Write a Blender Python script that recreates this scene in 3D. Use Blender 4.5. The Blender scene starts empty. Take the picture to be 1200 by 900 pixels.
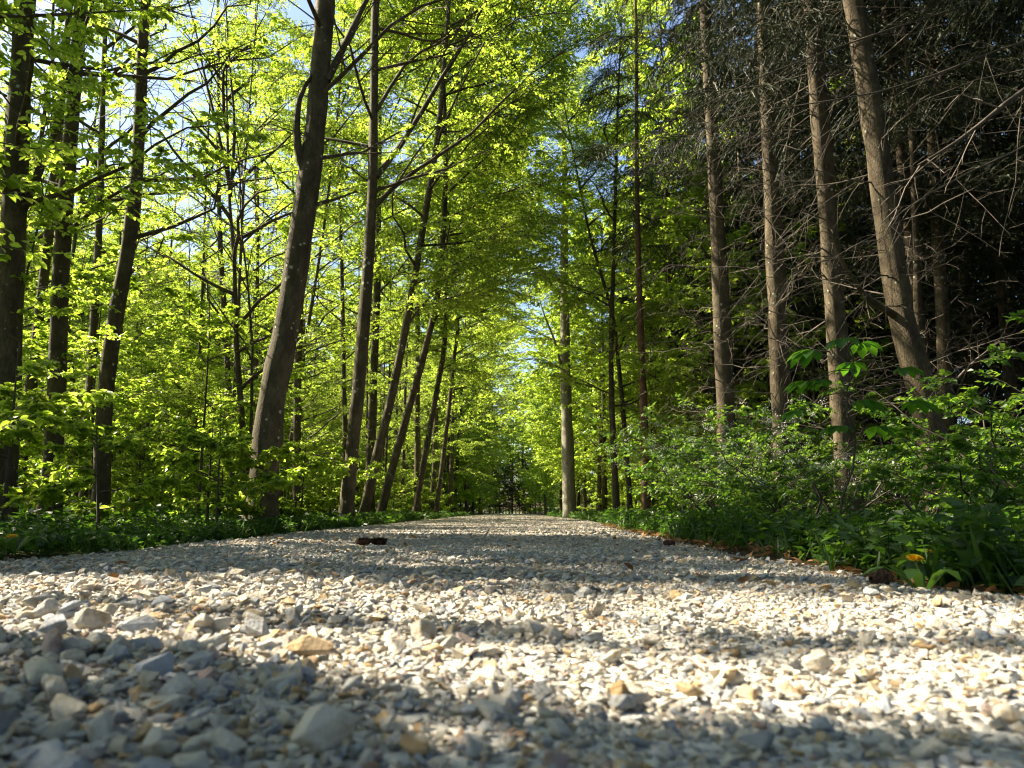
import bpy, math
import numpy as np
from mathutils import Vector

# ------------------------------------------------------------------ camera, world, sun, exposure
SC = bpy.context.scene
COL = SC.collection
PITCH = math.atan(150 / 900)
CAM_H = 0.24
cd = bpy.data.cameras.new('camera'); cam = bpy.data.objects.new('camera', cd); COL.objects.link(cam)
cam.location = (0, 0, CAM_H); cam.rotation_euler = (math.pi / 2 + PITCH, 0, 0)
cd.sensor_width = 36; cd.lens = 27; cd.clip_start = 0.02; cd.clip_end = 2000
cd.dof.use_dof = True; cd.dof.focus_distance = 6.0; cd.dof.aperture_fstop = 5.2
SC.camera = cam

SUN_EL = math.radians(43); SUN_AZ = math.radians(71)           # azimuth: to the left of the view axis (+Y)
SUN = np.array([-math.sin(SUN_AZ) * math.cos(SUN_EL), math.cos(SUN_AZ) * math.cos(SUN_EL), math.sin(SUN_EL)])
w = bpy.data.worlds.new('World'); SC.world = w; w.use_nodes = True
nt = w.node_tree; bg = nt.nodes['Background']
sky = nt.nodes.new('ShaderNodeTexSky'); sky.sky_type = 'NISHITA'; sky.sun_disc = False
sky.sun_elevation = SUN_EL; sky.sun_rotation = -SUN_AZ; sky.air_density = 1.0; sky.dust_density = 1.4; sky.ozone_density = 2.0
nt.links.new(sky.outputs[0], bg.inputs[0]); bg.inputs[1].default_value = 0.06
sl = bpy.data.lights.new('sun', 'SUN'); so = bpy.data.objects.new('sun', sl); COL.objects.link(so)
sl.energy = 5.0; sl.angle = math.radians(0.53); sl.color = (1.0, 0.88, 0.68)
so.location = tuple(SUN * 60); so.rotation_euler = Vector(SUN).to_track_quat('Z', 'Y').to_euler()
SC.view_settings.view_transform = 'Standard'; SC.view_settings.look = 'None'
SC.view_settings.exposure = 2.25; SC.view_settings.gamma = 1.0; SC.view_settings.use_curve_mapping = False
cy = SC.cycles
cy.max_bounces = 5; cy.diffuse_bounces = 4; cy.glossy_bounces = 1; cy.transmission_bounces = 4; cy.transparent_max_bounces = 4
cy.use_denoising = True; cy.caustics_reflective = False; cy.caustics_refractive = False
try:
    cy.denoising_prefilter = 'ACCURATE'; cy.denoising_input_passes = 'RGB_ALBEDO_NORMAL'
except Exception:
    pass
SC.render.film_transparent = False; cy.filter_width = 1.15
SC.cycles.sample_clamp_indirect = 6.0

# ------------------------------------------------------------------ helpers
UP = np.array([0., 0., 1.])
FW = np.array([0, math.cos(PITCH), math.sin(PITCH)]); CU = np.array([0, -math.sin(PITCH), math.cos(PITCH)])
def at(px, py, Y):
    """photo pixel (1200x900) at forward distance Y (world y)"""
    d = np.array([(px - 600) / 900., 0, 0]) + CU * ((450 - py) / 900.) + FW
    return np.array([0, 0, CAM_H]) + d * (Y / d[1])
def nrm(v):
    return v / np.maximum(np.linalg.norm(v, axis=-1, keepdims=True), 1e-9)
def sm(x, a, b):
    t = np.clip((x - a) / (b - a), 0, 1); return t * t * (3 - 2 * t)
def vnoise(x, y, seed=0):
    """cheap smooth 2-D value noise, -1..1"""
    x = np.asarray(x, float); y = np.asarray(y, float)
    xi = np.floor(x).astype(np.int64); yi = np.floor(y).astype(np.int64); xf = x - xi; yf = y - yi
    def h(a, b):
        n = (a * 374761393 + b * 668265263 + seed * 974711) & 0xffffffff
        n = ((n ^ (n >> 13)) * 1274126177) & 0xffffffff
        return ((n ^ (n >> 16)) & 0xffff) / 32767.5 - 1
    u = xf * xf * (3 - 2 * xf); v = yf * yf * (3 - 2 * yf)
    return (h(xi, yi) * (1 - u) + h(xi + 1, yi) * u) * (1 - v) + (h(xi, yi + 1) * (1 - u) + h(xi + 1, yi + 1) * u) * v

class MB:
    def __init__(s): s.v = []; s.f = {3: [], 4: []}; s.m = {3: [], 4: []}; s.n = 0
    def add(s, v, f, mat=0):
        v = np.asarray(v, float).reshape(-1, 3); f = np.asarray(f, np.int64)
        if len(v) == 0 or len(f) == 0: return s
        s.v.append(v); k = f.shape[1]; s.f[k].append(f + s.n); s.m[k].append(np.full(len(f), mat)); s.n += len(v)
        return s
    def mesh(s, name, mats, smooth=True, origin=None):
        me = bpy.data.meshes.new(name)
        v = np.concatenate(s.v) if s.v else np.zeros((0, 3))
        if origin is not None: v = v - np.asarray(origin)
        lo, st, mi, off = [], [], [], 0
        for k in (3, 4):
            if s.f[k]:
                f = np.concatenate(s.f[k]); lo.append(f.ravel()); st.append(off + np.arange(len(f)) * k); off += f.size
                mi.append(np.concatenate(s.m[k]))
        me.vertices.add(len(v)); me.vertices.foreach_set('co', v.ravel().astype(np.float32))
        if lo:
            lo = np.concatenate(lo); st = np.concatenate(st); mi = np.concatenate(mi)
            me.loops.add(len(lo)); me.loops.foreach_set('vertex_index', lo.astype(np.int32))
            me.polygons.add(len(st)); me.polygons.foreach_set('loop_start', st.astype(np.int32))
            me.polygons.foreach_set('material_index', mi.astype(np.int32))
            me.polygons.foreach_set('use_smooth', np.full(len(st), smooth))
        me.update(calc_edges=True)
        for m in mats: me.materials.append(m)
        return me
    def build(s, name, mats, parent=None, smooth=True, kind=None, origin=None):
        if not isinstance(mats, (list, tuple)): mats = [mats]
        if origin is None and parent is not None: origin = np.array(parent.get('_o', (0, 0, 0)))
        o = bpy.data.objects.new(name, s.mesh(name, mats, smooth, origin)); COL.objects.link(o)
        if parent is not None: o.parent = parent
        if kind: o['kind'] = kind
        return o

ROOTS = []
def thing(name, label, cat, loc, group=None):
    o = bpy.data.objects.new(name, None); COL.objects.link(o); o.empty_display_size = 0.1
    o.location = tuple(float(c) for c in loc); o['label'] = label; o['category'] = cat
    o['_o'] = [float(c) for c in loc]
    if group: o['group'] = group
    ROOTS.append(o); return o
def dup(root, loc, rz=0, sc=1, label=None, group=None, tilt=(0, 0)):
    r = root.copy(); COL.objects.link(r); r.location = tuple(loc); r.rotation_euler = (tilt[0], tilt[1], rz); r.scale = (sc, sc, sc)
    if label: r['label'] = label
    if group: r['group'] = group
    ROOTS.append(r)
    for ch in list(root.children):
        c = ch.copy(); COL.objects.link(c); c.parent = r
        for g in ch.children:
            d = g.copy(); COL.objects.link(d); d.parent = c
    return r

def tubes(P, R, S=6):
    """batch of tubes: P (K,N,3), R (K,N) -> verts, quads"""
    P = np.asarray(P, float); R = np.asarray(R, float)
    K, N, _ = P.shape
    T = nrm(np.gradient(P, axis=1))
    ax = np.abs(nrm((P[:, -1] - P[:, 0])))[:, 2] > 0.75
    ref = np.where(ax[:, None], np.array([1., 0, 0]), UP)[:, None, :]
    u = nrm(np.cross(T, ref)); v = np.cross(T, u)
    a = np.arange(S) * 2 * math.pi / S
    V = P[:, :, None, :] + R[:, :, None, None] * (np.cos(a)[:, None] * u[:, :, None, :] + np.sin(a)[:, None] * v[:, :, None, :])
    i = np.arange(K * N * S).reshape(K, N, S)
    A = i[:, :-1]; B = i[:, 1:]
    F = np.stack([A, np.roll(A, -1, 2), np.roll(B, -1, 2), B], -1).reshape(-1, 4)
    return V.reshape(-1, 3), F

GROUPS = {}
def points_object(name, pos, rot, scl, meshes, parent):
    """many small alike pieces (gravel, leafy sprays) as one object: geometry nodes put the given shapes on points"""
    key = meshes[0].name
    pos = np.asarray(pos, float); n_ = len(meshes)
    me = bpy.data.meshes.new(name); me.vertices.add(len(pos)); me.vertices.foreach_set('co', pos.ravel().astype(np.float32))
    for nm, arr in (('rot', rot), ('scl', scl)):
        a = me.attributes.new(nm, 'FLOAT_VECTOR', 'POINT'); a.data.foreach_set('vector', np.asarray(arr).ravel().astype(np.float32))
    a = me.attributes.new('idx', 'INT', 'POINT'); a.data.foreach_set('value', (np.arange(len(pos)) * 7 % n_).astype(np.int32))
    o = bpy.data.objects.new(name, me); COL.objects.link(o); o.parent = parent; o['kind'] = 'stuff'
    for m_ in meshes[0].materials: me.materials.append(m_)
    if key not in GROUPS:
        g = bpy.data.node_groups.new('scatter', 'GeometryNodeTree'); GROUPS[key] = g
        g.interface.new_socket('Geometry', in_out='INPUT', socket_type='NodeSocketGeometry'); g.interface.new_socket('Geometry', in_out='OUTPUT', socket_type='NodeSocketGeometry')
        n = g.nodes; gi = n.new('NodeGroupInput'); go = n.new('NodeGroupOutput'); ip = n.new('GeometryNodeInstanceOnPoints'); Lk = g.links.new
        jn = n.new('GeometryNodeGeometryToInstance')
        for q in meshes:
            oi = n.new('GeometryNodeObjectInfo'); oi.inputs['Object'].default_value = bpy.data.objects.new(q.name, q); Lk(oi.outputs['Geometry'], jn.inputs[0])
        def na(nm, ty):
            q = n.new('GeometryNodeInputNamedAttribute'); q.data_type = ty; q.inputs['Name'].default_value = nm; return q.outputs['Attribute']
        m2p = n.new('GeometryNodeMeshToPoints'); Lk(gi.outputs[0], m2p.inputs['Mesh'])
        Lk(m2p.outputs[0], ip.inputs['Points']); Lk(jn.outputs[0], ip.inputs['Instance']); ip.inputs['Pick Instance'].default_value = True
        Lk(na('idx', 'INT'), ip.inputs['Instance Index']); Lk(na('rot', 'FLOAT_VECTOR'), ip.inputs['Rotation']); Lk(na('scl', 'FLOAT_VECTOR'), ip.inputs['Scale'])
        Lk(ip.outputs[0], go.inputs[0])
    md = o.modifiers.new('scatter', 'NODES'); md.node_group = GROUPS[key]
    return o
def eul(d, up):
    """euler angles that turn +X to d and +Z towards up"""
    x = nrm(d); y = nrm(np.cross(up, x)); z = np.cross(x, y)
    return np.stack([np.arctan2(y[:, 2], z[:, 2]), -np.arcsin(np.clip(x[:, 2], -1, 1)), np.arctan2(x[:, 1], x[:, 0])], 1)

LEAF6 = (np.array([[0, 0, 0], [.26, .27, .07], [.66, .25, .06], [1, 0, -.07], [.66, -.25, .06], [.26, -.27, .07]]), np.array([[0, 3, 2, 1], [0, 4, 4, 3]]))
LEAF6 = (LEAF6[0], np.array([[0, 3, 2, 1], [0, 5, 4, 3]]))
LEAF4 = (np.array([[0, 0, 0], [.48, .30, .08], [1, 0, -.05], [.48, -.30, .08]]), np.array([[0, 2, 1], [0, 3, 2]]))
NEEDLE = (np.array([[0, .09, 0], [1, 0, 0], [0, -.09, 0]]), np.array([[0, 2, 1]]))
def leaves(pos, d, nor, ln, tmpl):
    tv, tf = tmpl
    d = nrm(d); s = nrm(np.cross(nor, d)); n = np.cross(d, s)
    ln = np.asarray(ln)[:, None, None]
    V = pos[:, None, :] + ln * (tv[None, :, 0:1] * d[:, None, :] + tv[None, :, 1:2] * s[:, None, :] + tv[None, :, 2:3] * n[:, None, :])
    F = (tf[None] + (np.arange(len(pos)) * len(tv))[:, None, None]).reshape(-1, tf.shape[1])
    return V.reshape(-1, 3), F
def samp(P, t):
    """P (K,N,3), t (K,n) -> positions, tangents (K,n,3)"""
    N = P.shape[1]; f = np.clip(t, 0, 1) * (N - 1); i = np.minimum(f.astype(int), N - 2); fr = (f - i)[..., None]
    k = np.arange(P.shape[0])[:, None]
    a = P[k, i]; b = P[k, i + 1]
    return a * (1 - fr) + b * fr, nrm(b - a)
def plen(P): return np.linalg.norm(np.diff(P, axis=1), axis=2).sum(1)
def kids(P, n, rng, t0=.15, t1=1., ang=50, ratio=.45, N=4, droop=.12, jit=.25, planar=1., taper=.6):
    """alternating side shoots along each polyline, spread in a plane near the horizontal"""
    K = P.shape[0]
    t = np.linspace(t0, t1, n)[None] + rng.uniform(-.4, .4, (K, n)) * (t1 - t0) / n
    pos, tan = samp(P, t)
    L = plen(P)[:, None] * ratio * (1 - taper * np.clip(t, 0, 1)) * rng.uniform(.6, 1.25, (K, n))
    side = nrm(np.cross(tan, UP) + 1e-4) * np.where((np.arange(n) % 2) == 0, 1, -1)[None, :, None]
    if planar < 1:
        other = np.cross(tan, side); ph = rng.uniform(-math.pi, math.pi, (K, n))[..., None] * (1 - planar)
        side = side * np.cos(ph) + other * np.sin(ph)
    a = np.radians(ang + rng.uniform(-14, 14, (K, n)))[..., None]
    d = nrm(tan * np.cos(a) + side * np.sin(a) + rng.normal(0, jit, (K, n, 3)) * np.array([.6, .6, 1]))
    u = np.linspace(0, 1, N)[None, None, :, None]
    L4 = L[:, :, None, None]
    Q = pos[:, :, None] + d[:, :, None] * L4 * u + UP * (-droop) * L4 * u * u + rng.normal(0, .03, (K, n, N, 3)) * L4 * u
    return Q.reshape(K * n, N, 3)

# road outline
def xl(y): return -2.62 - .35 * sm(np.asarray(y, float), 8, 40) + .10 * vnoise(np.asarray(y, float) * .7, 3.3, 5)
def xr(y): return 1.36 + .95 * sm(np.asarray(y, float), 5, 24) + .09 * vnoise(np.asarray(y, float) * .8, 7.7, 6)
def gz(x, y):
    x = np.asarray(x, float); y = np.asarray(y, float)
    return .035 * vnoise(x * .5, y * .5, 1) + .10 * sm(np.abs(x + .5), 3.0, 9) + .02 * vnoise(x * 1.7, y * 1.7, 2) + .25 * vnoise(x * .06, y * .06, 9) * sm(np.abs(x + .5), 4, 16) + 5 * sm(y, 118, 210) + 3.5 * sm(np.abs(x), 30, 70)
def rz(x, y):
    x = np.asarray(x, float); y = np.asarray(y, float)
    near = 1 - sm(y, 3, 9)
    return (.012 * vnoise(x * .9, y * .9, 3) + .010 * vnoise(x * 2.3, y * 2.3, 4)) * (.35 + .65 * near) + .02 * near * np.exp(-((y + .3 * x - 2.2) / .45) ** 2) - .02 * sm(np.abs(x + .6), 1.4, 2.2)

# gaps shaped into the crowns along sun rays, to place sun and shade below
sA = math.sin(math.pi / 2 - SUN_AZ); cA = math.cos(math.pi / 2 - SUN_AZ)
def gap(p):
    g = p - SUN * (p[..., 2:3] / SUN[2])
    s = g[..., 1] * cA + g[..., 0] * sA + .05 * np.sin(g[..., 0] * 2.1 + 1)
    return (g[..., 0] > -3.4) & (g[..., 0] < 2.6) & (((s > 1.09) & (s < 1.47)) | ((s > 1.65) & (s < 2.10 + .05 * np.clip(g[..., 0], -2, 1))))
def keepmask(p, rng, road=.72, verge=.4):
    g = p - SUN[None] * (p[:, 2:3] / SUN[2])
    s = g[:, 1] * cA + g[:, 0] * sA
    r = rng.uniform(0, 1, len(p)); cull = np.zeros(len(p))
    onroad = (g[:, 0] > -4.2) & (g[:, 0] < 2.9)
    wob = .05 * np.sin(g[:, 0] * 2.1 + 1)
    s2 = s + wob
    near = ((s2 > 1.09) & (s2 < 1.47)) | ((s2 > 1.65) & (s2 < 2.10 + .05 * np.clip(g[:, 0], -2, 1)))
    cull = np.where(onroad & near & (g[:, 0] > -3.4), 1.0, cull)
    bands = np.where(s > 13, road * .82, road) - .6 * (np.sin(s * 1.9) > .80) * (s < 13)
    cull = np.where(onroad & (s2 > 7.6), bands, cull)
    cull = np.where((g[:, 0] >= 2.9) & (g[:, 0] < 9) & (s > 7.0), np.where(s > 15, verge * .5, verge), cull)
    cull = np.where((g[:, 0] >= 2.9) & (g[:, 0] < 9) & (s > 3.4) & (s <= 7.0), verge * .5, cull)
    if verge > 0:
        cull = np.where((g[:, 0] > -10) & (g[:, 0] <= -3.4) & (p[:, 2] > 3.5) & (s > 4.8) & (s < 13), .85, cull)
        cull = np.where((g[:, 0] > -16) & (g[:, 0] <= -4.2) & (p[:, 2] > 6) & (s > 6), .3, cull)
        cull = np.where((g[:, 0] >= 2.7) & (g[:, 0] < 12) & (s > 8) & (s < 15), .9, cull)
        cull = np.where((g[:, 0] >= 3.4) & (g[:, 0] < 9) & (s > 5.6) & (s <= 8), .8, cull)
        cull = np.where((g[:, 0] >= 2.7) & (g[:, 0] < 13) & (s > 28), .75, cull)
    return r >= cull

# ------------------------------------------------------------------ materials
def mat(name):
    m = bpy.data.materials.new(name); m.use_nodes = True; t = m.node_tree
    for n in list(t.nodes): t.nodes.remove(n)
    out = t.nodes.new('ShaderNodeOutputMaterial')
    return m, t, out
def N(t, typ, **kw):
    n = t.nodes.new('ShaderNode' + typ)
    for k, v in kw.items():
        if k.startswith('i_'): n.inputs[k[2:].replace('_', ' ')].default_value = v
        else: setattr(n, k, v)
    return n
def ramp(t, stops, interp='LINEAR'):
    n = t.nodes.new('ShaderNodeValToRGB'); cr = n.color_ramp; cr.interpolation = interp
    while len(cr.elements) > 1: cr.elements.remove(cr.elements[-1])
    cr.elements[0].position = stops[0][0]; cr.elements[0].color = (*stops[0][1], 1)
    for p, c in stops[1:]:
        e = cr.elements.new(p); e.color = (*c, 1)
    return n
def leaf_mat(name, refl, trans, fac=.5, rough=.42, spec=.35):
    m, t, out = mat(name); L = t.links.new
    g = N(t, 'NewGeometry')
    r1 = ramp(t, [(i / (len(refl) - 1), c) for i, c in enumerate(refl)]); r2 = ramp(t, [(i / (len(trans) - 1), c) for i, c in enumerate(trans)])
    oi = N(t, 'ObjectInfo'); ad = N(t, 'Math', operation='ADD'); fr = N(t, 'Math', operation='FRACT')
    L(g.outputs['Random Per Island'], ad.inputs[0]); L(oi.outputs['Random'], ad.inputs[1]); L(ad.outputs[0], fr.inputs[0])
    L(fr.outputs[0], r1.inputs[0]); L(fr.outputs[0], r2.inputs[0])
    p = N(t, 'BsdfPrincipled'); p.inputs['Roughness'].default_value = rough; p.inputs['Specular IOR Level'].default_value = spec
    L(r1.outputs[0], p.inputs['Base Color'])
    tr = N(t, 'BsdfTranslucent'); L(r2.outputs[0], tr.inputs[0])
    mx = N(t, 'MixShader'); mx.inputs[0].default_value = fac
    L(p.outputs[0], mx.inputs[1]); L(tr.outputs[0], mx.inputs[2]); L(mx.outputs[0], out.inputs[0])
    return m
BEECH = leaf_mat('beech_leaf', [(.055, .10, .012), (.085, .14, .016), (.12, .18, .02)], [(.33, .51, .03), (.47, .65, .055), (.68, .79, .11)], .6, .38, .4)
HERB = leaf_mat('herb_leaf', [(.016, .042, .010), (.028, .068, .012), (.05, .095, .016)], [(.06, .17, .012), (.11, .25, .015), (.2, .36, .03)], .35, .45, .35)
SHRUB = leaf_mat('shrub_leaf', [(.04, .095, .015), (.06, .125, .02), (.09, .155, .03)], [(.15, .34, .02), (.24, .44, .03), (.36, .52, .05)], .46, .4, .45)
CHEST = leaf_mat('chestnut_leaf', [(.035, .10, .012), (.045, .12, .014), (.06, .13, .016)], [(.12, .36, .02), (.16, .42, .02), (.2, .45, .03)], .45, .4, .4)
NEED = leaf_mat('spruce_needle', [(.018, .03, .012), (.028, .042, .016), (.05, .05, .024)], [(.03, .05, .012), (.04, .06, .015), (.06, .06, .02)], .2, .55, .25)
LITTER = leaf_mat('dry_leaf', [(.10, .05, .022), (.18, .09, .035), (.26, .15, .07)], [(.2, .1, .03), (.25, .12, .04), (.3, .16, .06)], .2, .7, .2)
BLOSS = leaf_mat('blossom', [(.62, .62, .56), (.72, .72, .68), (.78, .78, .74)], [(.5, .55, .4), (.6, .62, .5), (.6, .62, .5)], .3, .6, .2)
PETAL = leaf_mat('dandelion_petal', [(.72, .42, .01), (.8, .5, .012), (.85, .56, .02)], [(.7, .42, .01), (.75, .45, .01), (.8, .5, .02)], .3, .6, .2)

def bark_mat(name, c1, c2, c3, lichen=.0, scale=1., vert=.25, bump=.5, rough=.85):
    m, t, out = mat(name); L = t.links.new
    tc = N(t, 'TexCoord'); mp = N(t, 'Mapping'); mp.inputs['Scale'].default_value = (scale, scale, scale * vert)
    L(tc.outputs['Object'], mp.inputs[0])
    n1 = N(t, 'TexNoise', i_Scale=7., i_Detail=6., i_Roughness=.65); L(mp.outputs[0], n1.inputs['Vector'])
    n2 = N(t, 'TexNoise', i_Scale=42., i_Detail=4., i_Roughness=.7); L(mp.outputs[0], n2.inputs['Vector'])
    r = ramp(t, [(.28, c1), (.5, c2), (.74, c3)]); L(n1.outputs['Fac'], r.inputs[0])
    mul = N(t, 'Mix', data_type='RGBA', blend_type='MULTIPLY'); mul.inputs['Factor'].default_value = .6
    r2 = ramp(t, [(.3, (.3, .3, .3)), (.65, (1.1, 1.1, 1.1))]); L(n2.outputs['Fac'], r2.inputs[0])
    L(r.outputs[0], mul.inputs['A']); L(r2.outputs[0], mul.inputs['B'])
    col = mul.outputs['Result']
    if lichen > 0:
        n3 = N(t, 'TexNoise', i_Scale=11., i_Detail=7., i_Roughness=.72, i_Distortion=.6); L(tc.outputs['Object'], n3.inputs['Vector'])
        n4 = N(t, 'TexNoise', i_Scale=1.6, i_Detail=3.); L(tc.outputs['Object'], n4.inputs['Vector'])
        ad = N(t, 'Math', operation='ADD'); L(n3.outputs['Fac'], ad.inputs[0]); L(n4.outputs['Fac'], ad.inputs[1])
        r3 = ramp(t, [(1.16 - lichen * .1 - .04, (0, 0, 0)), (1.22 - lichen * .1 - .04, (.8, .8, .8))]); r3.color_ramp.elements[0].position = .50 ; r3.color_ramp.elements[1].position = .56
        hf = N(t, 'Math', operation='MULTIPLY'); hf.inputs[1].default_value = .5 + .02 * lichen; L(ad.outputs[0], hf.inputs[0]); L(hf.outputs[0], r3.inputs[0])
        mx = N(t, 'Mix', data_type='RGBA'); L(r3.outputs[0], mx.inputs['Factor']); L(col, mx.inputs['A'])
        mx.inputs['B'].default_value = (.25, .25, .17, 1); col = mx.outputs['Result']
        ms = N(t, 'TexNoise', i_Scale=2.3, i_Detail=5., i_Roughness=.65); L(mp.outputs[0], ms.inputs['Vector'])
        r4 = ramp(t, [(.5, (0, 0, 0)), (.66, (.6, .6, .6))]); L(ms.outputs['Fac'], r4.inputs[0])
        mx2 = N(t, 'Mix', data_type='RGBA'); L(r4.outputs[0], mx2.inputs['Factor']); L(col, mx2.inputs['A'])
        mx2.inputs['B'].default_value = (.06, .065, .022, 1); col = mx2.outputs['Result']
    p = N(t, 'BsdfPrincipled'); p.inputs['Roughness'].default_value = rough; p.inputs['Specular IOR Level'].default_value = spec
    L(r1.outputs[0], p.inputs['Base Color'])
    tr = N(t, 'BsdfTranslucent'); L(r2.outputs[0], tr.inputs[0])
    mx = N(t, 'MixShader'); mx.inputs[0].default_value = fac
    L(p.outputs[0], mx.inputs[1]); L(tr.outputs[0], mx.inputs[2]); L(mx.outputs[0], out.inputs[0])
    return m
BEECH = leaf_mat('beech_leaf', [(.055, .10, .012), (.085, .14, .016), (.12, .18, .02)], [(.33, .51, .03), (.47, .65, .055), (.68, .79, .11)], .6, .38, .4)
HERB = leaf_mat('herb_leaf', [(.016, .042, .010), (.028, .068, .012), (.05, .095, .016)], [(.06, .17, .012), (.11, .25, .015), (.2, .36, .03)], .35, .45, .35)
SHRUB = leaf_mat('shrub_leaf', [(.04, .095, .015), (.06, .125, .02), (.09, .155, .03)], [(.15, .34, .02), (.24, .44, .03), (.36, .52, .05)], .46, .4, .45)
CHEST = leaf_mat('chestnut_leaf', [(.035, .10, .012), (.045, .12, .014), (.06, .13, .016)], [(.12, .36, .02), (.16, .42, .02), (.2, .45, .03)], .45, .4, .4)
NEED = leaf_mat('spruce_needle', [(.018, .03, .012), (.028, .042, .016), (.05, .05, .024)], [(.03, .05, .012), (.04, .06, .015), (.06, .06, .02)], .2, .55, .25)
LITTER = leaf_mat('dry_leaf', [(.10, .05, .022), (.18, .09, .035), (.26, .15, .07)], [(.2, .1, .03), (.25, .12, .04), (.3, .16, .06)], .2, .7, .2)
BLOSS = leaf_mat('blossom', [(.62, .62, .56), (.72, .72, .68), (.78, .78, .74)], [(.5, .55, .4), (.6, .62, .5), (.6, .62, .5)], .3, .6, .2)
PETAL = leaf_mat('dandelion_petal', [(.72, .42, .01), (.8, .5, .012), (.85, .56, .02)], [(.7, .42, .01), (.75, .45, .01), (.8, .5, .02)], .3, .6, .2)

def bark_mat(name, c1, c2, c3, lichen=.0, scale=1., vert=.25, bump=.5, rough=.85):
    m, t, out = mat(name); L = t.links.new
    tc = N(t, 'TexCoord'); mp = N(t, 'Mapping'); mp.inputs['Scale'].default_value = (scale, scale, scale * vert)
    L(tc.outputs['Object'], mp.inputs[0])
    n1 = N(t, 'TexNoise', i_Scale=7., i_Detail=6., i_Roughness=.65); L(mp.outputs[0], n1.inputs['Vector'])
    n2 = N(t, 'TexNoise', i_Scale=42., i_Detail=4., i_Roughness=.7); L(mp.outputs[0], n2.inputs['Vector'])
    r = ramp(t, [(.28, c1), (.5, c2), (.74, c3)]); L(n1.outputs['Fac'], r.inputs[0])
    mul = N(t, 'Mix', data_type='RGBA', blend_type='MULTIPLY'); mul.inputs['Factor'].default_value = .6
    r2 = ramp(t, [(.3, (.3, .3, .3)), (.65, (1.1, 1.1, 1.1))]); L(n2.outputs['Fac'], r2.inputs[0])
    L(r.outputs[0], mul.inputs['A']); L(r2.outputs[0], mul.inputs['B'])
    col = mul.outputs['Result']
    if lichen > 0:
        vo = N(t, 'TexVoronoi', i_Scale=9.); L(tc.outputs['Object'], vo.inputs['Vector'])
        n3 = N(t, 'TexNoise', i_Scale=3.); L(tc.outputs['Object'], n3.inputs['Vector'])
        ad = N(t, 'Math', operation='ADD'); L(vo.outputs['Distance'], ad.inputs[0]); L(n3.outputs['Fac'], ad.inputs[1])
        r3 = ramp(t, [(.50 + lichen * .1, (1, 1, 1)), (.58 + lichen * .1, (0, 0, 0))]); L(ad.outputs[0], r3.inputs[0])
        mx = N(t, 'Mix', data_type='RGBA'); L(r3.outputs[0], mx.inputs['Factor']); L(col, mx.inputs['A'])
        mx.inputs['B'].default_value = (.34, .36, .27, 1); col = mx.outputs['Result']
    p = N(t, 'BsdfPrincipled'); p.inputs['Roughness'].default_value = rough; p.inputs['Specular IOR Level'].default_value = .25
    L(col, p.inputs['Base Color'])
    ba = N(t, 'Bump'); ba.inputs['Strength'].default_value = bump; ba.inputs['Distance'].default_value = .015
    L(n2.outputs['Fac'], ba.inputs['Height']); L(ba.outputs[0], p.inputs['Normal']); L(p.outputs[0], out.inputs[0])
    return m
BARK_B = bark_mat('beech_bark', (.034, .028, .016), (.078, .063, .036), (.15, .122, .075), lichen=.5, vert=.45, bump=.9)
BARK_L = bark_mat('pale_beech_bark', (.12, .112, .085), (.21, .195, .15), (.30, .28, .225), lichen=.3, vert=.45)
BARK_S = bark_mat('spruce_bark', (.04, .029, .017), (.095, .072, .042), (.18, .145, .088), lichen=.35, scale=1.5, vert=.5, bump=.9)
BARK_R = bark_mat('red_bark', (.10, .05, .03), (.17, .09, .055), (.24, .14, .09), scale=1.5, vert=.5, bump=.9)
TWIG = bark_mat('grey_twig', (.065, .053, .04), (.115, .096, .075), (.19, .165, .132), scale=2., bump=.2)
TWIG_D = bark_mat('dark_twig', (.05, .04, .03), (.085, .07, .05), (.12, .10, .075), scale=2., bump=.2)
CONE = bark_mat('cone_brown', (.035, .018, .011), (.08, .042, .024), (.14, .075, .042), scale=6., bump=.3)
STEMG = bark_mat('green_stem', (.07, .10, .03), (.10, .14, .04), (.13, .16, .06), scale=2., bump=.1)

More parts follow.
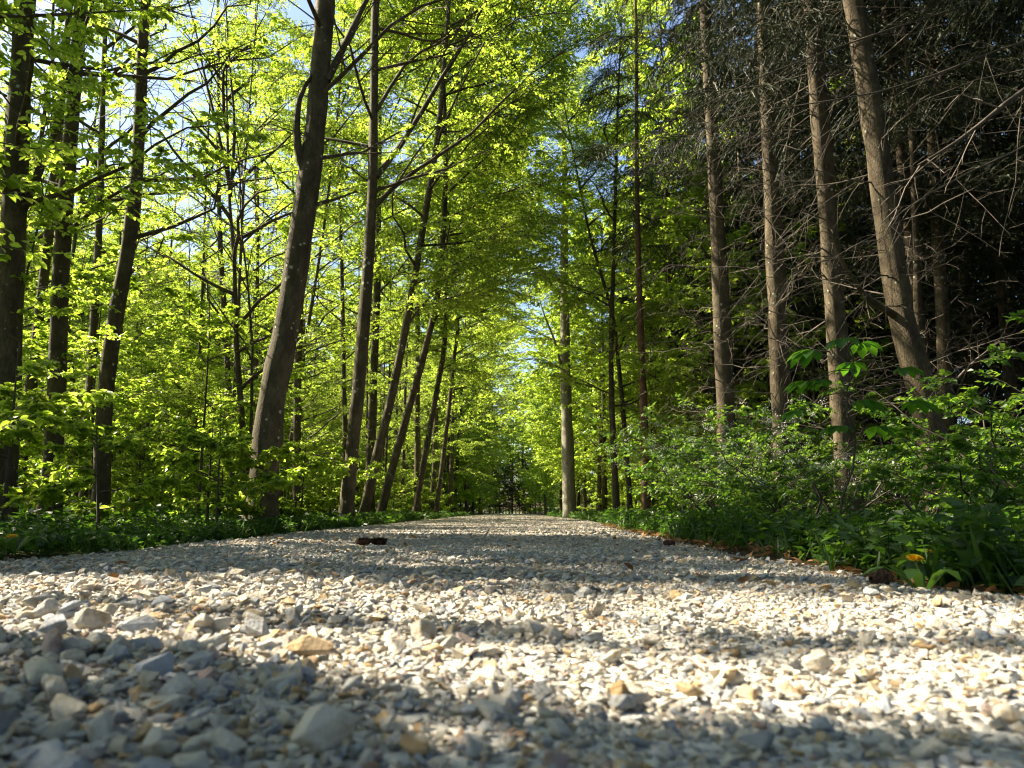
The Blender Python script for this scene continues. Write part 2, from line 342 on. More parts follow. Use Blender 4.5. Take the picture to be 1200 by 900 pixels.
def stone_mat():
    m, t, out = mat('limestone'); L = t.links.new
    oi = N(t, 'ObjectInfo'); tc = N(t, 'TexCoord')
    r = ramp(t, [(0, (.24, .25, .26)), (.08, (.33, .36, .40)), (.16, (.40, .41, .42)), (.34, (.50, .475, .425)), (.6, (.58, .53, .445)), (.8, (.49, .44, .355)), (.86, (.50, .39, .24)), (.91, (.44, .29, .14)), (.94, (.45, .34, .31)), (.97, (.5, .45, .42)), (1, (.62, .60, .56))])
    L(oi.outputs['Random'], r.inputs[0])
    n = N(t, 'TexNoise', i_Scale=2.2, i_Detail=5., i_Roughness=.65)
    va = N(t, 'VectorMath', operation='ADD'); L(tc.outputs['Object'], va.inputs[0])
    cb = N(t, 'CombineXYZ'); ml = N(t, 'Math', operation='MULTIPLY'); ml.inputs[1].default_value = 57.; L(oi.outputs['Random'], ml.inputs[0])
    L(ml.outputs[0], cb.inputs[0]); L(cb.outputs[0], va.inputs[1]); L(va.outputs[0], n.inputs['Vector'])
    r2 = ramp(t, [(.34, (.62, .48, .30)), (.48, (.96, .95, .93)), (.68, (1.1, 1.1, 1.12))]); L(n.outputs['Fac'], r2.inputs[0])
    mx = N(t, 'Mix', data_type='RGBA', blend_type='MULTIPLY'); mx.inputs['Factor'].default_value = .8
    L(r.outputs[0], mx.inputs['A']); L(r2.outputs[0], mx.inputs['B'])
    p = N(t, 'BsdfPrincipled'); p.inputs['Roughness'].default_value = .8; p.inputs['Specular IOR Level'].default_value = .3
    L(mx.outputs['Result'], p.inputs['Base Color'])
    n2 = N(t, 'TexNoise', i_Scale=6., i_Detail=5., i_Roughness=.7); L(va.outputs[0], n2.inputs['Vector'])
    b = N(t, 'Bump'); b.inputs['Strength'].default_value = .55; b.inputs['Distance'].default_value = .12
    L(n2.outputs['Fac'], b.inputs['Height']); L(b.outputs[0], p.inputs['Normal']); L(p.outputs[0], out.inputs[0])
    return m
STONE = stone_mat()
def road_mat():
    m, t, out = mat('road_grit'); L = t.links.new
    tc = N(t, 'TexCoord')
    vo = N(t, 'TexVoronoi', i_Scale=55.); L(tc.outputs['Object'], vo.inputs['Vector'])
    n = N(t, 'TexNoise', i_Scale=1.3, i_Detail=5.); L(tc.outputs['Object'], n.inputs['Vector'])
    sx = N(t, 'SeparateColor'); L(vo.outputs['Color'], sx.inputs[0])
    r = ramp(t, [(0, (.40, .40, .39)), (.4, (.56, .55, .52)), (.9, (.66, .64, .60)), (1, (.50, .44, .36))]); L(sx.outputs[0], r.inputs[0])
    r2 = ramp(t, [(.3, (.78, .76, .72)), (.7, (1, 1, 1))]); L(n.outputs['Fac'], r2.inputs[0])
    mx = N(t, 'Mix', data_type='RGBA', blend_type='MULTIPLY'); mx.inputs['Factor'].default_value = 1.
    L(r.outputs[0], mx.inputs['A']); L(r2.outputs[0], mx.inputs['B'])
    p = N(t, 'BsdfPrincipled'); p.inputs['Roughness'].default_value = .9; p.inputs['Specular IOR Level'].default_value = .2
    L(mx.outputs['Result'], p.inputs['Base Color'])
    b = N(t, 'Bump'); b.inputs['Strength'].default_value = .8; b.inputs['Distance'].default_value = .012; b.invert = True
    L(vo.outputs['Distance'], b.inputs['Height']); L(b.outputs[0], p.inputs['Normal']); L(p.outputs[0], out.inputs[0])
    return m
def floor_mat():
    m, t, out = mat('leaf_litter_soil'); L = t.links.new
    tc = N(t, 'TexCoord')
    n = N(t, 'TexNoise', i_Scale=26., i_Detail=6., i_Roughness=.7); L(tc.outputs['Object'], n.inputs['Vector'])
    n2 = N(t, 'TexNoise', i_Scale=.5, i_Detail=3.); L(tc.outputs['Object'], n2.inputs['Vector'])
    r = ramp(t, [(.3, (.02, .013, .008)), (.5, (.055, .035, .02)), (.7, (.12, .075, .04))]); L(n.outputs['Fac'], r.inputs[0])
    r2 = ramp(t, [(.3, (.03, .05, .012)), (.7, (.06, .09, .02))]); L(n.outputs['Fac'], r2.inputs[0])
    r3 = ramp(t, [(.45, (0, 0, 0)), (.6, (1, 1, 1))]); L(n2.outputs['Fac'], r3.inputs[0])
    mx = N(t, 'Mix', data_type='RGBA'); L(r3.outputs[0], mx.inputs['Factor']); L(r.outputs[0], mx.inputs['A']); L(r2.outputs[0], mx.inputs['B'])
    p = N(t, 'BsdfPrincipled'); p.inputs['Roughness'].default_value = .95; p.inputs['Specular IOR Level'].default_value = .15
    L(mx.outputs['Result'], p.inputs['Base Color'])
    b = N(t, 'Bump'); b.inputs['Strength'].default_value = .9; b.inputs['Distance'].default_value = .03
    L(n.outputs['Fac'], b.inputs['Height']); L(b.outputs[0], p.inputs['Normal']); L(p.outputs[0], out.inputs[0])
    return m

# ------------------------------------------------------------------ ground and road
def sheet(xs, ys, zf):
    X, Y = np.meshgrid(xs, ys, indexing='ij'); Z = zf(X, Y)
    V = np.stack([X, Y, Z], -1).reshape(-1, 3); i = np.arange(len(V)).reshape(X.shape)
    F = np.stack([i[:-1, :-1], i[1:, :-1], i[1:, 1:], i[:-1, 1:]], -1).reshape(-1, 4)
    return V, F
gx = np.unique(np.concatenate([np.linspace(-260, -22, 40), np.linspace(-22, 22, 110), np.linspace(22, 260, 40)]))
gy = np.unique(np.concatenate([np.linspace(-60, -2, 14), np.linspace(-2, 30, 80), np.linspace(30, 110, 40), np.linspace(110, 420, 40)]))
def floor_z(x, y):
    inside = sm(x, xl(y) - .12, xl(y) + .12) * (1 - sm(x, xr(y) - .12, xr(y) + .12)) * (1 - sm(y, 150, 156))
    return gz(x, y) * (1 - inside) - .09 * inside
o = MB().add(*sheet(gx, gy, floor_z)).build('forest_floor', floor_mat()); o['kind'] = 'structure'; o['label'] = 'brown leaf litter forest floor on both sides of the road'
ry = np.unique(np.concatenate([np.linspace(-8, 12, 150), np.linspace(12, 60, 90), np.linspace(60, 150, 40)]))
T_ = np.linspace(0, 1, 46)
RX = xl(ry)[None] - .1 + T_[:, None] * (xr(ry) - xl(ry) + .2)[None]; RY = np.broadcast_to(ry, RX.shape)
RZ = rz(RX, RY) - .05 * np.maximum(sm(T_, .97, 1.0), 1 - sm(T_, 0, .03))[:, None]
V = np.stack([RX, RY, RZ], -1).reshape(-1, 3); i = np.arange(len(V)).reshape(RX.shape)
F = np.stack([i[:-1, :-1], i[1:, :-1], i[1:, 1:], i[:-1, 1:]], -1).reshape(-1, 4)
ROAD = MB().add(V, F).build('gravel_road', road_mat()); ROAD['kind'] = 'structure'; ROAD['label'] = 'straight forest road of pale crushed limestone'

# ---- stones: angular crushed rock shapes (hulls), shared
import bmesh
def stone_mesh(k, npts, fine):
    rng = np.random.default_rng(900 + k)
    p = rng.normal(0, 1, (npts, 3)); p = nrm(p) * rng.uniform(.72, 1.05, (npts, 1))
    p *= np.array([1.0, rng.uniform(.6, .9), rng.uniform(.38, .7)]) * .5
    bm = bmesh.new()
    for q in p: bm.verts.new(q)
    r = bmesh.ops.convex_hull(bm, input=bm.verts)
    bmesh.ops.delete(bm, geom=[v for v in bm.verts if not v.link_faces], context='VERTS')
    if fine:
        bmesh.ops.dissolve_limit(bm, angle_limit=math.radians(13), verts=bm.verts, edges=bm.edges)
        bmesh.ops.bevel(bm, geom=bm.edges[:], offset=.022, segments=1, affect='EDGES', clamp_overlap=True)
    me = bpy.data.meshes.new('stone'); bm.to_mesh(me); bm.free(); me.materials.append(STONE)
    return me
FINE = [stone_mesh(k, 13 + k % 5, True) for k in range(16)]
ROUGH = [stone_mesh(50 + k, 9 + k % 4, False) for k in range(14)]
rng = np.random.default_rng(7)
def scatter(y0, y1, dens, s0, s1, pw=1.6, xa=0., xb=1.):
    area = (y1 - y0) * 4.3 * (xb - xa); n = int(area * dens)
    y = rng.uniform(y0, y1, n); t = rng.uniform(xa, xb, n); x = xl(y) + t * (xr(y) - xl(y)) + rng.normal(0, .03, n)
    s = s0 + (s1 - s0) * rng.uniform(0, 1, n) ** pw
    return np.stack([x, y, s], 1)
parts_ = [scatter(.15, 3.4, 3900, .006, .016), scatter(.15, 3.6, 2300, .013, .028, 1.4), scatter(.15, 4.0, 210, .028, .056, 2.0),
          scatter(3.4, 9, 2300, .010, .026, 1.5), scatter(.35, 1.6, 48, .048, .08, 1.6, .28, .62), scatter(3.4, 9, 90, .035, .06, 2), scatter(9, 22, 520, .02, .045), scatter(22, 60, 110, .03, .06), scatter(60, 120, 30, .04, .08)]
ST = np.concatenate(parts_)
# thinner beyond the sunlit strip of loose stone in the wheel track, thicker on the loose strips
keep = rng.uniform(0, 1, len(ST)) < np.where(ST[:, 1] < 6, .72 + .28 * vnoise(ST[:, 0] * 1.2, ST[:, 1] * 1.2, 31), 1)
ST = ST[keep]
big = np.exp(-((ST[:, 0] + .75) / .7) ** 2) * (ST[:, 1] < 3.0)
ST[:, 2] *= 1 + .45 * big
zz = rz(ST[:, 0], ST[:, 1]) + ST[:, 2] * rng.uniform(.05, .32, len(ST))
ROT = np.stack([rng.normal(0, .35, len(ST)), rng.normal(0, .35, len(ST)), rng.uniform(0, 6.283, len(ST))], 1)
SCL = ST[:, 2:3] * rng.uniform(.85, 1.2, (len(ST), 3))
POS = np.stack([ST[:, 0], ST[:, 1], zz], 1)
# the 300 stones that show largest are single parts
rel = POS - np.array([0, 0, CAM_H]); dep = rel @ FW; px = 600 + 900 * rel[:, 0] / np.maximum(dep, .01); py = 450 - 900 * (rel @ CU) / np.maximum(dep, .01)
vis = (dep > .3) & (px > -10) & (px < 1210) & (py < 915) & (py > 600)
score = np.where(vis, ST[:, 2] / np.maximum(dep, .1), 0)
top = np.argsort(-score)[:300]
for j in top:
    o = bpy.data.objects.new('stone', FINE[j % len(FINE)]); COL.objects.link(o); o.parent = ROAD
    o.location = POS[j]; o.rotation_euler = ROT[j]; o.scale = SCL[j]
rest = np.setdiff1d(np.arange(len(ST)), top)
points_object('gravel', POS[rest], ROT[rest], SCL[rest], ROUGH, ROAD)

# ------------------------------------------------------------------ trees
def smooth_path(pts, n=26):
    """Catmull-Rom through pts, n samples"""
    P = np.asarray(pts, float); P = np.concatenate([[2 * P[0] - P[1]], P, [2 * P[-1] - P[-2]]])
    m = len(P) - 3; t = np.linspace(0, m - 1e-6, n); i = t.astype(int); f = (t - i)[:, None]
    a, b, c, d = P[i], P[i + 1], P[i + 2], P[i + 3]
    return .5 * (2 * b + (c - a) * f + (2 * a - 5 * b + 4 * c - d) * f ** 2 + (3 * b - a - 3 * c + d) * f ** 3)
def trunk_path(pix, Y, H, rng, dy=0):
    """pixel polyline (low to high) at distance Y, put on the ground below and carried on up to height H"""
    pts = [at(p[0], p[1], Y + (p[2] if len(p) > 2 else 0)) for p in pix]
    d0 = pts[1] - pts[0]; g = float(gz(pts[0][0], Y))
    base = pts[0] - d0 / d0[2] * (pts[0][2] - g) if pts[0][2] > g + .05 else pts[0]
    base[2] = g - .12
    P = [base] + [p for p in pts if p[2] > g + .3]
    d = P[-1] - P[-2]; d = d / d[2]
    while P[-1][2] < H - .1:
        d = d * np.array([.75, .75, 1]) + np.append(rng.normal(0, .03, 2), 0)
        P.append(P[-1] + d * min(3.0, H - P[-1][2]))
    return smooth_path(P, 34)
def straight_path(x, y, H, rng, lean=.04):
    g = float(gz(x, y)); P = [np.array([x, y, g - .12])]
    d = np.array([rng.normal(0, lean), rng.normal(0, lean), 1])
    while P[-1][2] < H - .1:
        d = d * np.array([.85, .85, 1]) + np.append(rng.normal(0, lean * .5, 2), 0)
        P.append(P[-1] + d * min(2.5, H - P[-1][2]))
    return smooth_path(P, 26)
def trunk_mesh(mb, P, r0, rng, S=14, flare=.3, top=.12, mat=0):
    z = (P[:, 2] - P[0, 2]) / (P[-1, 2] - P[0, 2]); h = P[:, 2] - P[0, 2]
    r = r0 * ((1 - z) * (1 - top) + top) * (1 + flare * np.exp(-h / .28)) * (1 + .05 * rng.normal(0, 1, len(z)) * (z > .03))
    V, F = tubes(P[None], r[None], S)
    V = V.reshape(len(P), S, 3); c = P[:, None]
    a = np.arange(S) * 2 * math.pi / S
    k = 1 + .05 * np.sin(a * 3 + rng.uniform(0, 6))[None] + .035 * rng.normal(0, 1, (len(P), S)) + .16 * np.sin(a * 5 + rng.uniform(0, 6))[None] * np.exp(-h / .3)[:, None]
    V = c + (V - c) * k[..., None]
    mb.add(V.reshape(-1, 3), F, mat); return r
def grow_limb(p, az, inc, L, rng, N=8, curl=.25, wob=.05):
    d = np.array([math.cos(az) * math.cos(inc), math.sin(az) * math.cos(inc), math.sin(inc)])
    u = np.linspace(0, 1, N)[:, None]
    side = np.array([-math.sin(az), math.cos(az), 0])
    return p + d * L * u + UP * curl * L * u * u * (-.4 if inc > .5 else .5) + side * L * (.12 * rng.normal() * np.sin(u * 3) + rng.normal(0, wob, (N, 1)) * u) + rng.normal(0, wob * .4, (N, 3)) * L * u
def foliage(mb, LB, rng, n2=9, n3=7, n4=8, leaf=.075, tmpl=LEAF6, r2=.006, cull=True, dens=None, road=.93, verge=.55, droop=.12, twigs=True, lm=0, tm=1, ratio2=.5, ratio3=.42, tilt=.5):
    """side branches, twigs and leaves on limb polylines LB (K,N,3)"""
    B2 = kids(LB, n2, rng, .18, 1.0, 48, ratio2, 5, droop, .18)
    L2 = plen(B2); B2 = B2[L2 > .12]
    B3 = np.concatenate([kids(B2, n3, rng, .12, 1.0, 46, ratio3, 3, droop * 1.6, .34), B2[:, -3:]]) if n3 else B2[:, ::2]
    mid = B3[:, 1]
    k = np.ones(len(B3), bool)
    if cull: k &= keepmask(mid, rng, road, verge)
    if dens is not None: k &= rng.uniform(0, 1, len(B3)) < dens(mid)
    B3 = B3[k]
    if cull:
        B2 = B2[~gap(B2).any(1)]; B3 = B3[~gap(B3[:, 1])]
    if len(B3) == 0: return
    if twigs:
        mb.add(*tubes(B2, np.linspace(1, .35, 5)[None] * (r2 * (.6 + plen(B2)))[:, None], 3), tm)
        if twigs != 'few': mb.add(*tubes(B3, np.broadcast_to(np.array([.5, .35, .2]) * r2 * .8, B3.shape[:2]), 3), tm)
    t = np.linspace(.12, 1, n4)[None] + rng.uniform(-.06, .06, (len(B3), n4))
    pos, tan = samp(B3, t)
    side = nrm(np.cross(tan, UP) + 1e-4) * np.where((np.arange(n4) % 2) == 0, 1, -1)[None, :, None]
    a = np.radians(rng.uniform(28, 70, pos.shape[:2]))[..., None]
    d = tan * np.cos(a) + side * np.sin(a) + UP * rng.normal(-.3, .34, pos.shape[:2])[..., None]
    nor = UP + rng.normal(0, tilt, pos.shape)
    pos = pos.reshape(-1, 3); d = d.reshape(-1, 3); nor = nor.reshape(-1, 3)
    if cull:
        q = ~gap(pos + nrm(d) * leaf * .5); pos, d, nor = pos[q], d[q], nor[q]
    mb.add(*leaves(pos, d, nor, leaf * rng.uniform(.65, 1.2, len(pos)), tmpl), lm)

def spray_mesh(k):
    rng = np.random.default_rng(2000 + k); u = np.linspace(0, 1, 6)[:, None]
    B = (np.array([1.2, 0, 0]) * u + np.array([0, .12 * rng.normal(), -.10]) * u * u + rng.normal(0, .012, (6, 3)) * u)[None]
    mb = MB(); mb.add(*tubes(B, np.linspace(.009, .003, 6)[None], 4), 1)
    foliage(mb, B, rng, 14, 0, 11, .074, LEAF6, cull=False)
    return mb.mesh('leafy_spray', [BEECH, TWIG_D], False)
SPRAYS = []
def foliage_inst(parent, LB, rng, n2=13, leaf=1., cull=True, dens=None, road=.93, verge=.3, ratio2=.5):
    if not SPRAYS: SPRAYS.extend(spray_mesh(k) for k in range(9))
    B2 = kids(LB, n2, rng, .1, 1.0, 48, ratio2, 3, .12, .22); B2 = np.concatenate([B2, LB[:, -3:]])
    L = plen(B2); B2 = B2[L > .18]
    k = np.ones(len(B2), bool); mid = B2[:, 1]
    if cull: k &= keepmask(mid, rng, road, verge) & ~gap(B2).any(1)
    if dens is not None: k &= rng.uniform(0, 1, len(B2)) < dens(mid)
    B2 = B2[k]; L = plen(B2)
    d = B2[:, -1] - B2[:, 0]; r = eul(d, UP + rng.normal(0, .28, d.shape))
    sc = np.clip(L / 1.2, .6, 1.25) * leaf * rng.uniform(.9, 1.1, len(L))
    o = points_object('crown', B2[:, 0] - np.array(parent['_o']), r, np.repeat(sc[:, None], 3, 1), SPRAYS, parent)
    return o
def limb_set(P, lo, hi, n, Lmax, rng, bias=None, inc0=.35, inc1=.95, Lmin=.35):
    """limbs from a trunk path between heights lo..hi -> (n,8,3)"""
    h = np.linspace(lo, hi, n) + rng.uniform(-.3, .3, n); out = []
    for k in range(n):
        zt = P[0, 2] + h[k]; i = np.clip(np.searchsorted(P[:, 2], zt), 1, len(P) - 1); f = (zt - P[i - 1, 2]) / max(P[i, 2] - P[i - 1, 2], 1e-3)
        p = P[i - 1] * (1 - f) + P[i] * f
        az = k * 2.4 + rng.uniform(-.5, .5)
        if bias is not None and rng.uniform() < bias[1]: az = bias[0] + rng.normal(0, .6)
        u = (h[k] - lo) / max(hi - lo, .1)
        L = Lmax * (1 - (1 - Lmin) * abs(u - .35) / .65) * rng.uniform(.7, 1.15)
        out.append(grow_limb(p, az, inc0 + (inc1 - inc0) * u + rng.normal(0, .12), L, rng))
    return np.array(out)
def limb_tubes(mb, LB, r, mat=0, S=6):
    L = plen(LB); mb.add(*tubes(LB, np.linspace(1, .18, LB.shape[1])[None] * (r * L / L.max() * .8 + r * .2)[:, None], S), mat)

def beech(label, pix, Y, r0, H, seed, lo, n, Lmax, bark=None, bias=(0., .35), leaf=.082, n2=10, n3=9, n4=11, tmpl=LEAF6, extra=(), group='trees along the road', dens=None, name='beech_tree', path=None, limb_r=.035, road=.96, verge=.3, S=16, sep=True, lowlimbs=0, hi=None, twigs=True, inst=0, front=0):
    rng = np.random.default_rng(seed); bark = bark or BARK_B
    P = path if path is not None else trunk_path(pix, Y, H, rng)
    root = thing(name, label, 'tree', P[0] + np.array([0, 0, .12]), group)
    mb = MB(); trunk_mesh(mb, P, r0, rng, S); mb.build('trunk', bark, root)
    LB = limb_set(P, lo, hi or H * .95, n + (4 if sep else 0), Lmax, rng, bias)
    if lowlimbs:
        LB = np.concatenate([LB, limb_set(P, 1.2, lo, lowlimbs, Lmax * .6, rng, bias, .1, .4)])
    if front: LB = np.concatenate([LB, limb_set(P, lo, lo + 12, front, 3.2, rng, (-math.pi / 2, 1.), .1, .5)])
    LB = LB[gap(LB).mean(1) < .3]
    ex = [np.array([at(*q) for q in e[0]]) for e in extra]
    EX = np.array([smooth_path(e, 8) for e in ex]) if ex else None
    if sep:
        for q in LB: m = MB(); limb_tubes(m, q[None], limb_r, 0, 6); m.build('limb', bark, root)
    else:
        m = MB(); limb_tubes(m, LB, limb_r, 0, 5); m.build('limbs', bark, root)
    if EX is not None:
        for q, e in zip(EX, extra):
            m = MB(); m.add(*tubes(q[None], np.linspace(1, .3, 8)[None] * e[1], 7)); m.build('limb', bark, root)
        lf = np.array([e[2] for e in extra], bool)
        if lf.any(): LB = np.concatenate([LB, EX[lf]])
    if inst:
        foliage_inst(root, LB, rng, n2, inst, road > 0, dens, road, verge)
    else:
        mb = MB(); foliage(mb, LB, rng, n2, n3, n4, leaf, tmpl, dens=dens, road=road, verge=verge, twigs=twigs)
        mb.build('crown', [BEECH, TWIG_D], root, smooth=False, kind='stuff')
    return root

hi_thin = lambda p: np.where(p[:, 2] > 11, .55, 1.)
# -- roadside row on the left
beech('stout dark beech with a low fork, standing off the road behind leafy saplings', [(2, 560), (8, 420), (14, 300), (22, 120), (30, 0)], 9.0, .17, 19, 1, 4.2, 13, 4.2, extra=[(((24, 250, 9), (44, 205, 9.1), (62, 160, 9.2), (80, 90, 9.4), (110, 0, 9.8)), .06, 1)])
beech('straight dark beech just beside the low-forked beech', [(60, 560), (66, 450), (72, 300), (82, 170), (95, 0)], 10, .125, 18, 2, 4.0, 12, 3.6)
beech('beech with a bowed trunk, curving away then upright', [(118, 590), (122, 480), (132, 390), (150, 290), (160, 200), (165, 100), (170, 0)], 11, .125, 18, 3, 4.5, 12, 3.6)
beech('thin dark beech standing behind the bowed beech', [(100, 560), (106, 450), (113, 330), (118, 200), (124, 0)], 13.5, .09, 16, 4, 4.2, 10, 3.0)
beech('thickest leaning beech of the row, pale lichen flecks and a broken stub', [(306, 600), (311, 533), (318, 467), (332, 400), (344, 333), (351, 283), (363, 200), (371, 133), (376, 67), (381, 0)], 10, .192, 21, 5, 5.2, 14, 4.6,
      extra=[(((358, 205, 9.95), (350, 178, 9.88), (348, 145, 9.85), (352, 112, 9.85), (366, 88, 9.9)), .075, 0), (((368, 240, 10), (395, 233, 9.9), (418, 224, 9.7)), .028, 0), (((383, 95, 10), (410, 40, 10.2), (440, -20, 10.5), (480, -80, 11)), .06, 1)])
beech('smooth upright beech with two long limbs reaching over the road', [(404, 612), (412, 530), (421, 440), (430, 330), (436, 220), (438, 120), (440, 0)], 14, .128, 22, 6, 6.5, 14, 5.0, bias=(0., .5),
      extra=[(((441, 207, 14), (480, 155, 14.3), (515, 95, 14.6), (537, 62, 14.8), (560, 20, 15), (590, -40, 15.3)), .06, 1), (((439, 242, 14), (470, 212, 14.2), (510, 185, 14.5), (560, 150, 15), (606, 100, 15.5), (660, 60, 16)), .05, 1), (((441, 130, 14), (480, 70, 14.5), (530, 40, 15), (600, -30, 16)), .04, 1)])
beech('leaning dark beech next in the row past the long-limbed beech', [(424, 608), (440, 540), (455, 480), (474, 390), (490, 300), (500, 240), (512, 165), (520, 80)], 18, .118, 22, 7, 5.0, 20, 5.0, bias=(0., .55), inst=1.0, n2=17, twigs='few', extra=[(((478, 380, 18), (500, 352, 18), (530, 320, 18.5), (570, 290, 19)), .035, 1)])
beech('slimmer beech leaning the same way as its neighbour over the verge', [(444, 605), (462, 540), (480, 475), (498, 410), (512, 350), (518, 290), (522, 200)], 21, .115, 22, 8, 6.0, 20, 5.0, bias=(0., .55), inst=1.0, n2=17, twigs='few', extra=[(((505, 380, 21), (540, 340, 21.5), (600, 310, 22), (640, 290, 23)), .04, 1)])
beech('slender dark beech pole, leaning, near the far end of the row', [(486, 600), (497, 540), (506, 490), (515, 440), (521, 400), (524, 300)], 26, .11, 20, 9, 5, 14, 4.6, bias=(0., .6), inst=1.1, n2=16)
beech('thinnest straight dark pole at the end of the row', [(511, 600), (519, 540), (526, 480), (532, 420), (536, 390), (540, 300)], 30, .1, 20, 10, 5, 14, 4.6, bias=(0., .6), inst=1.15, n2=16)
# multi-stemmed young tree between bowed and thickest beech
beech('young many-stemmed tree with thin dark forking stems', [(290, 600), (284, 500), (277, 400), (274, 300), (268, 215)], 12, .06, 8.5, 11, 2.2, 10, 2.4, extra=[(((268, 215, 12), (255, 150, 12), (240, 90, 12), (228, 30, 12), (205, -60, 12)), .03, 1), (((270, 230, 12), (275, 150, 12), (268, 60, 12), (262, -40, 12)), .03, 1), (((292, 560, 12), (296, 420, 12), (290, 330, 12), (283, 270, 12), (280, 180, 12)), .028, 1), (((270, 215, 12), (295, 160, 12), (335, 120, 12)), .018, 1)], name='young_beech', group=None)
# out of view to the left: the trees whose crowns shade the near road
for k, (x, y, r, H, lo, Lm) in enumerate([(-5.6, 5.2, .16, 17, 1.9, 3.6), (-7.6, 3.05, .2, 19, 3.5, 4.4), (-6.2, 1.6, .18, 18, 2.6, 4.2), (-9.5, 6.2, .2, 20, 4, 4.6), (-10.5, 2.0, .2, 20, 4, 4.6), (-5.4, -1.2, .18, 18, 2.6, 4.2), (-8.8, 8.2, .17, 19, 3.5, 4.2), (-12.5, 8.5, .2, 20, 4, 4.6), (-13, 4.8, .2, 20, 4, 4.6)]):
    rng = np.random.default_rng(300 + k)
    beech('beech of the roadside wood standing beyond the low-forked beech', None, y, r, H, 40 + k, lo, 16, Lm, path=straight_path(x, y, H, rng), sep=k == 0, tmpl=LEAF6 if k == 0 else LEAF4, leaf=.085 if k == 0 else .21, group='roadside beeches beside the low-forked beech', bias=(0.3, .35), n2=10, n3=7, n4=8 if k == 0 else 6, twigs=True if k == 0 else 'few')

MAINT = [(-6, 9, 'low-forked beech'), (-6, 10.4, 'straight dark beech'), (-5.9, 11.4, 'bowed beech'), (-3.2, 10, 'thickest leaning beech'), (-3, 14, 'long-limbed smooth beech'), (-3.5, 18, 'leaning dark beech'), (-3.6, 21, 'slimmer leaning beech'), (-3.3, 26, 'slender leaning pole'), (-3, 30, 'thinnest straight pole'), (2.4, 32, 'tall pale trunk'), (2.9, 22, 'close dark pair'), (3.5, 20, 'thin red-brown trunk'), (3.6, 13, 'dark spruce trunk'), (3.9, 11, 'straight brown spruce'), (4.2, 9.6, 'chestnut sapling'), (4.6, 8.2, 'leaning lichen-flecked trunk'), (-4.4, 40, 'far arching beeches'), (4.6, 45, 'beeches over the far road')]
def beside(x, y):
    return min(MAINT, key=lambda m: (m[0] - x) ** 2 + (m[1] - y) ** 2)[2]
# -- woodland behind the row, left of the road: each tree its own crown
spots = []
rng = np.random.default_rng(21)
for y in np.arange(12, 58, 2.7):
    for j in range(4):
        x = -(5.2 + rng.uniform(0, 3.4) + j * (3.6 + .045 * y)); yy = y + rng.uniform(-1.3, 1.3)
        if x < -.95 * yy - 3: continue
        spots.append((x, yy))
for y in np.arange(17, 38, 1.7): spots.append((-rng.uniform(.27, .5) * y, y))
for k, (x, y) in enumerate(spots):
    r_ = np.random.default_rng(500 + k); H = r_.uniform(14, 22)
    far = y > 36
    beech('%s forest beech in the wood %s the %s' % ('slim' if H < 18 else 'tall slender', 'close by' if x > -9 else 'well behind', beside(x, y)), None, y, r_.uniform(.05, .11), H, 600 + k, r_.uniform(.8, 2.2), 22, 3.4, path=straight_path(x, y, H, r_, .05), sep=False, tmpl=LEAF4, inst=1.0 if not far else 1.3, n2=14, group='slender beeches in the wood behind the roadside row', dens=hi_thin, S=8, limb_r=.03, twigs='few')
# leafy trees with shared shapes closing the view far off
FARB = []
for k in range(4):
    rr = np.random.default_rng(1500 + k); P = straight_path(0, 0, 18 + k, rr, .03); P[:, 2] -= P[0, 2] + .12
    FARB.append(beech('x', None, 0, .13, 18 + k, 1510 + k, .6 + .5 * (k % 2), 28, 4.4, path=P, sep=False, tmpl=LEAF4, leaf=.235, n2=10, n3=7, n4=8, S=8, twigs='few', bias=None, road=0, verge=0))
fb_used = set(); rng = np.random.default_rng(91)
def put_far(x, y, k, lab, grp, sc):
    if k not in fb_used:
        fb_used.add(k); r = FARB[k]; r.location = (x, y, float(gz(x, y))); r['label'] = lab; r['group'] = grp; r.scale = (sc,) * 3; return
    dup(FARB[k], (x, y, float(gz(x, y))), rng.uniform(0, 6.28), sc, lab, grp)
for y in np.arange(58, 128, 5.2):
    for j in range(9):
        x = -(6.0 + j * 5.6 + rng.uniform(-2, 2))
        if x < -.7 * y - 6: continue
        put_far(x, y + rng.uniform(-2, 2), int(rng.integers(0, 4)), 'full-crowned beech in the far depth of the beech wood', 'far beeches in the depth of the beech wood', rng.uniform(.85, 1.2))
for y in np.arange(30, 66, 4.6):
    for j in range(3):
        x = -(26 + j * 5.5 + rng.uniform(-2, 2))
        if x < -.85 * y - 4: continue
        put_far(x, y + rng.uniform(-2, 2), int(rng.integers(0, 4)), 'full-crowned beech in the far depth of the beech wood', 'far beeches in the depth of the beech wood', rng.uniform(.85, 1.2))
for x, y in [(-2.5, 124), (2, 128), (6, 122), (10, 126), (14, 120), (-6.5, 130), (0, 136), (5, 138), (-2.2, 108), (1.8, 106), (0, 114), (-5.5, 108), (4.8, 108), (-9, 112), (2.8, 117), (18, 128), (23, 122), (9, 112), (13, 104), (12, 92), (16, 84), (9, 78), (17, 98), (11, 66), (15, 72)]:
    put_far(x, y, int(rng.integers(0, 4)), 'full-crowned beech behind the spruces at the far end of the road', 'far beeches behind the end of the road', rng.uniform(.9, 1.2))
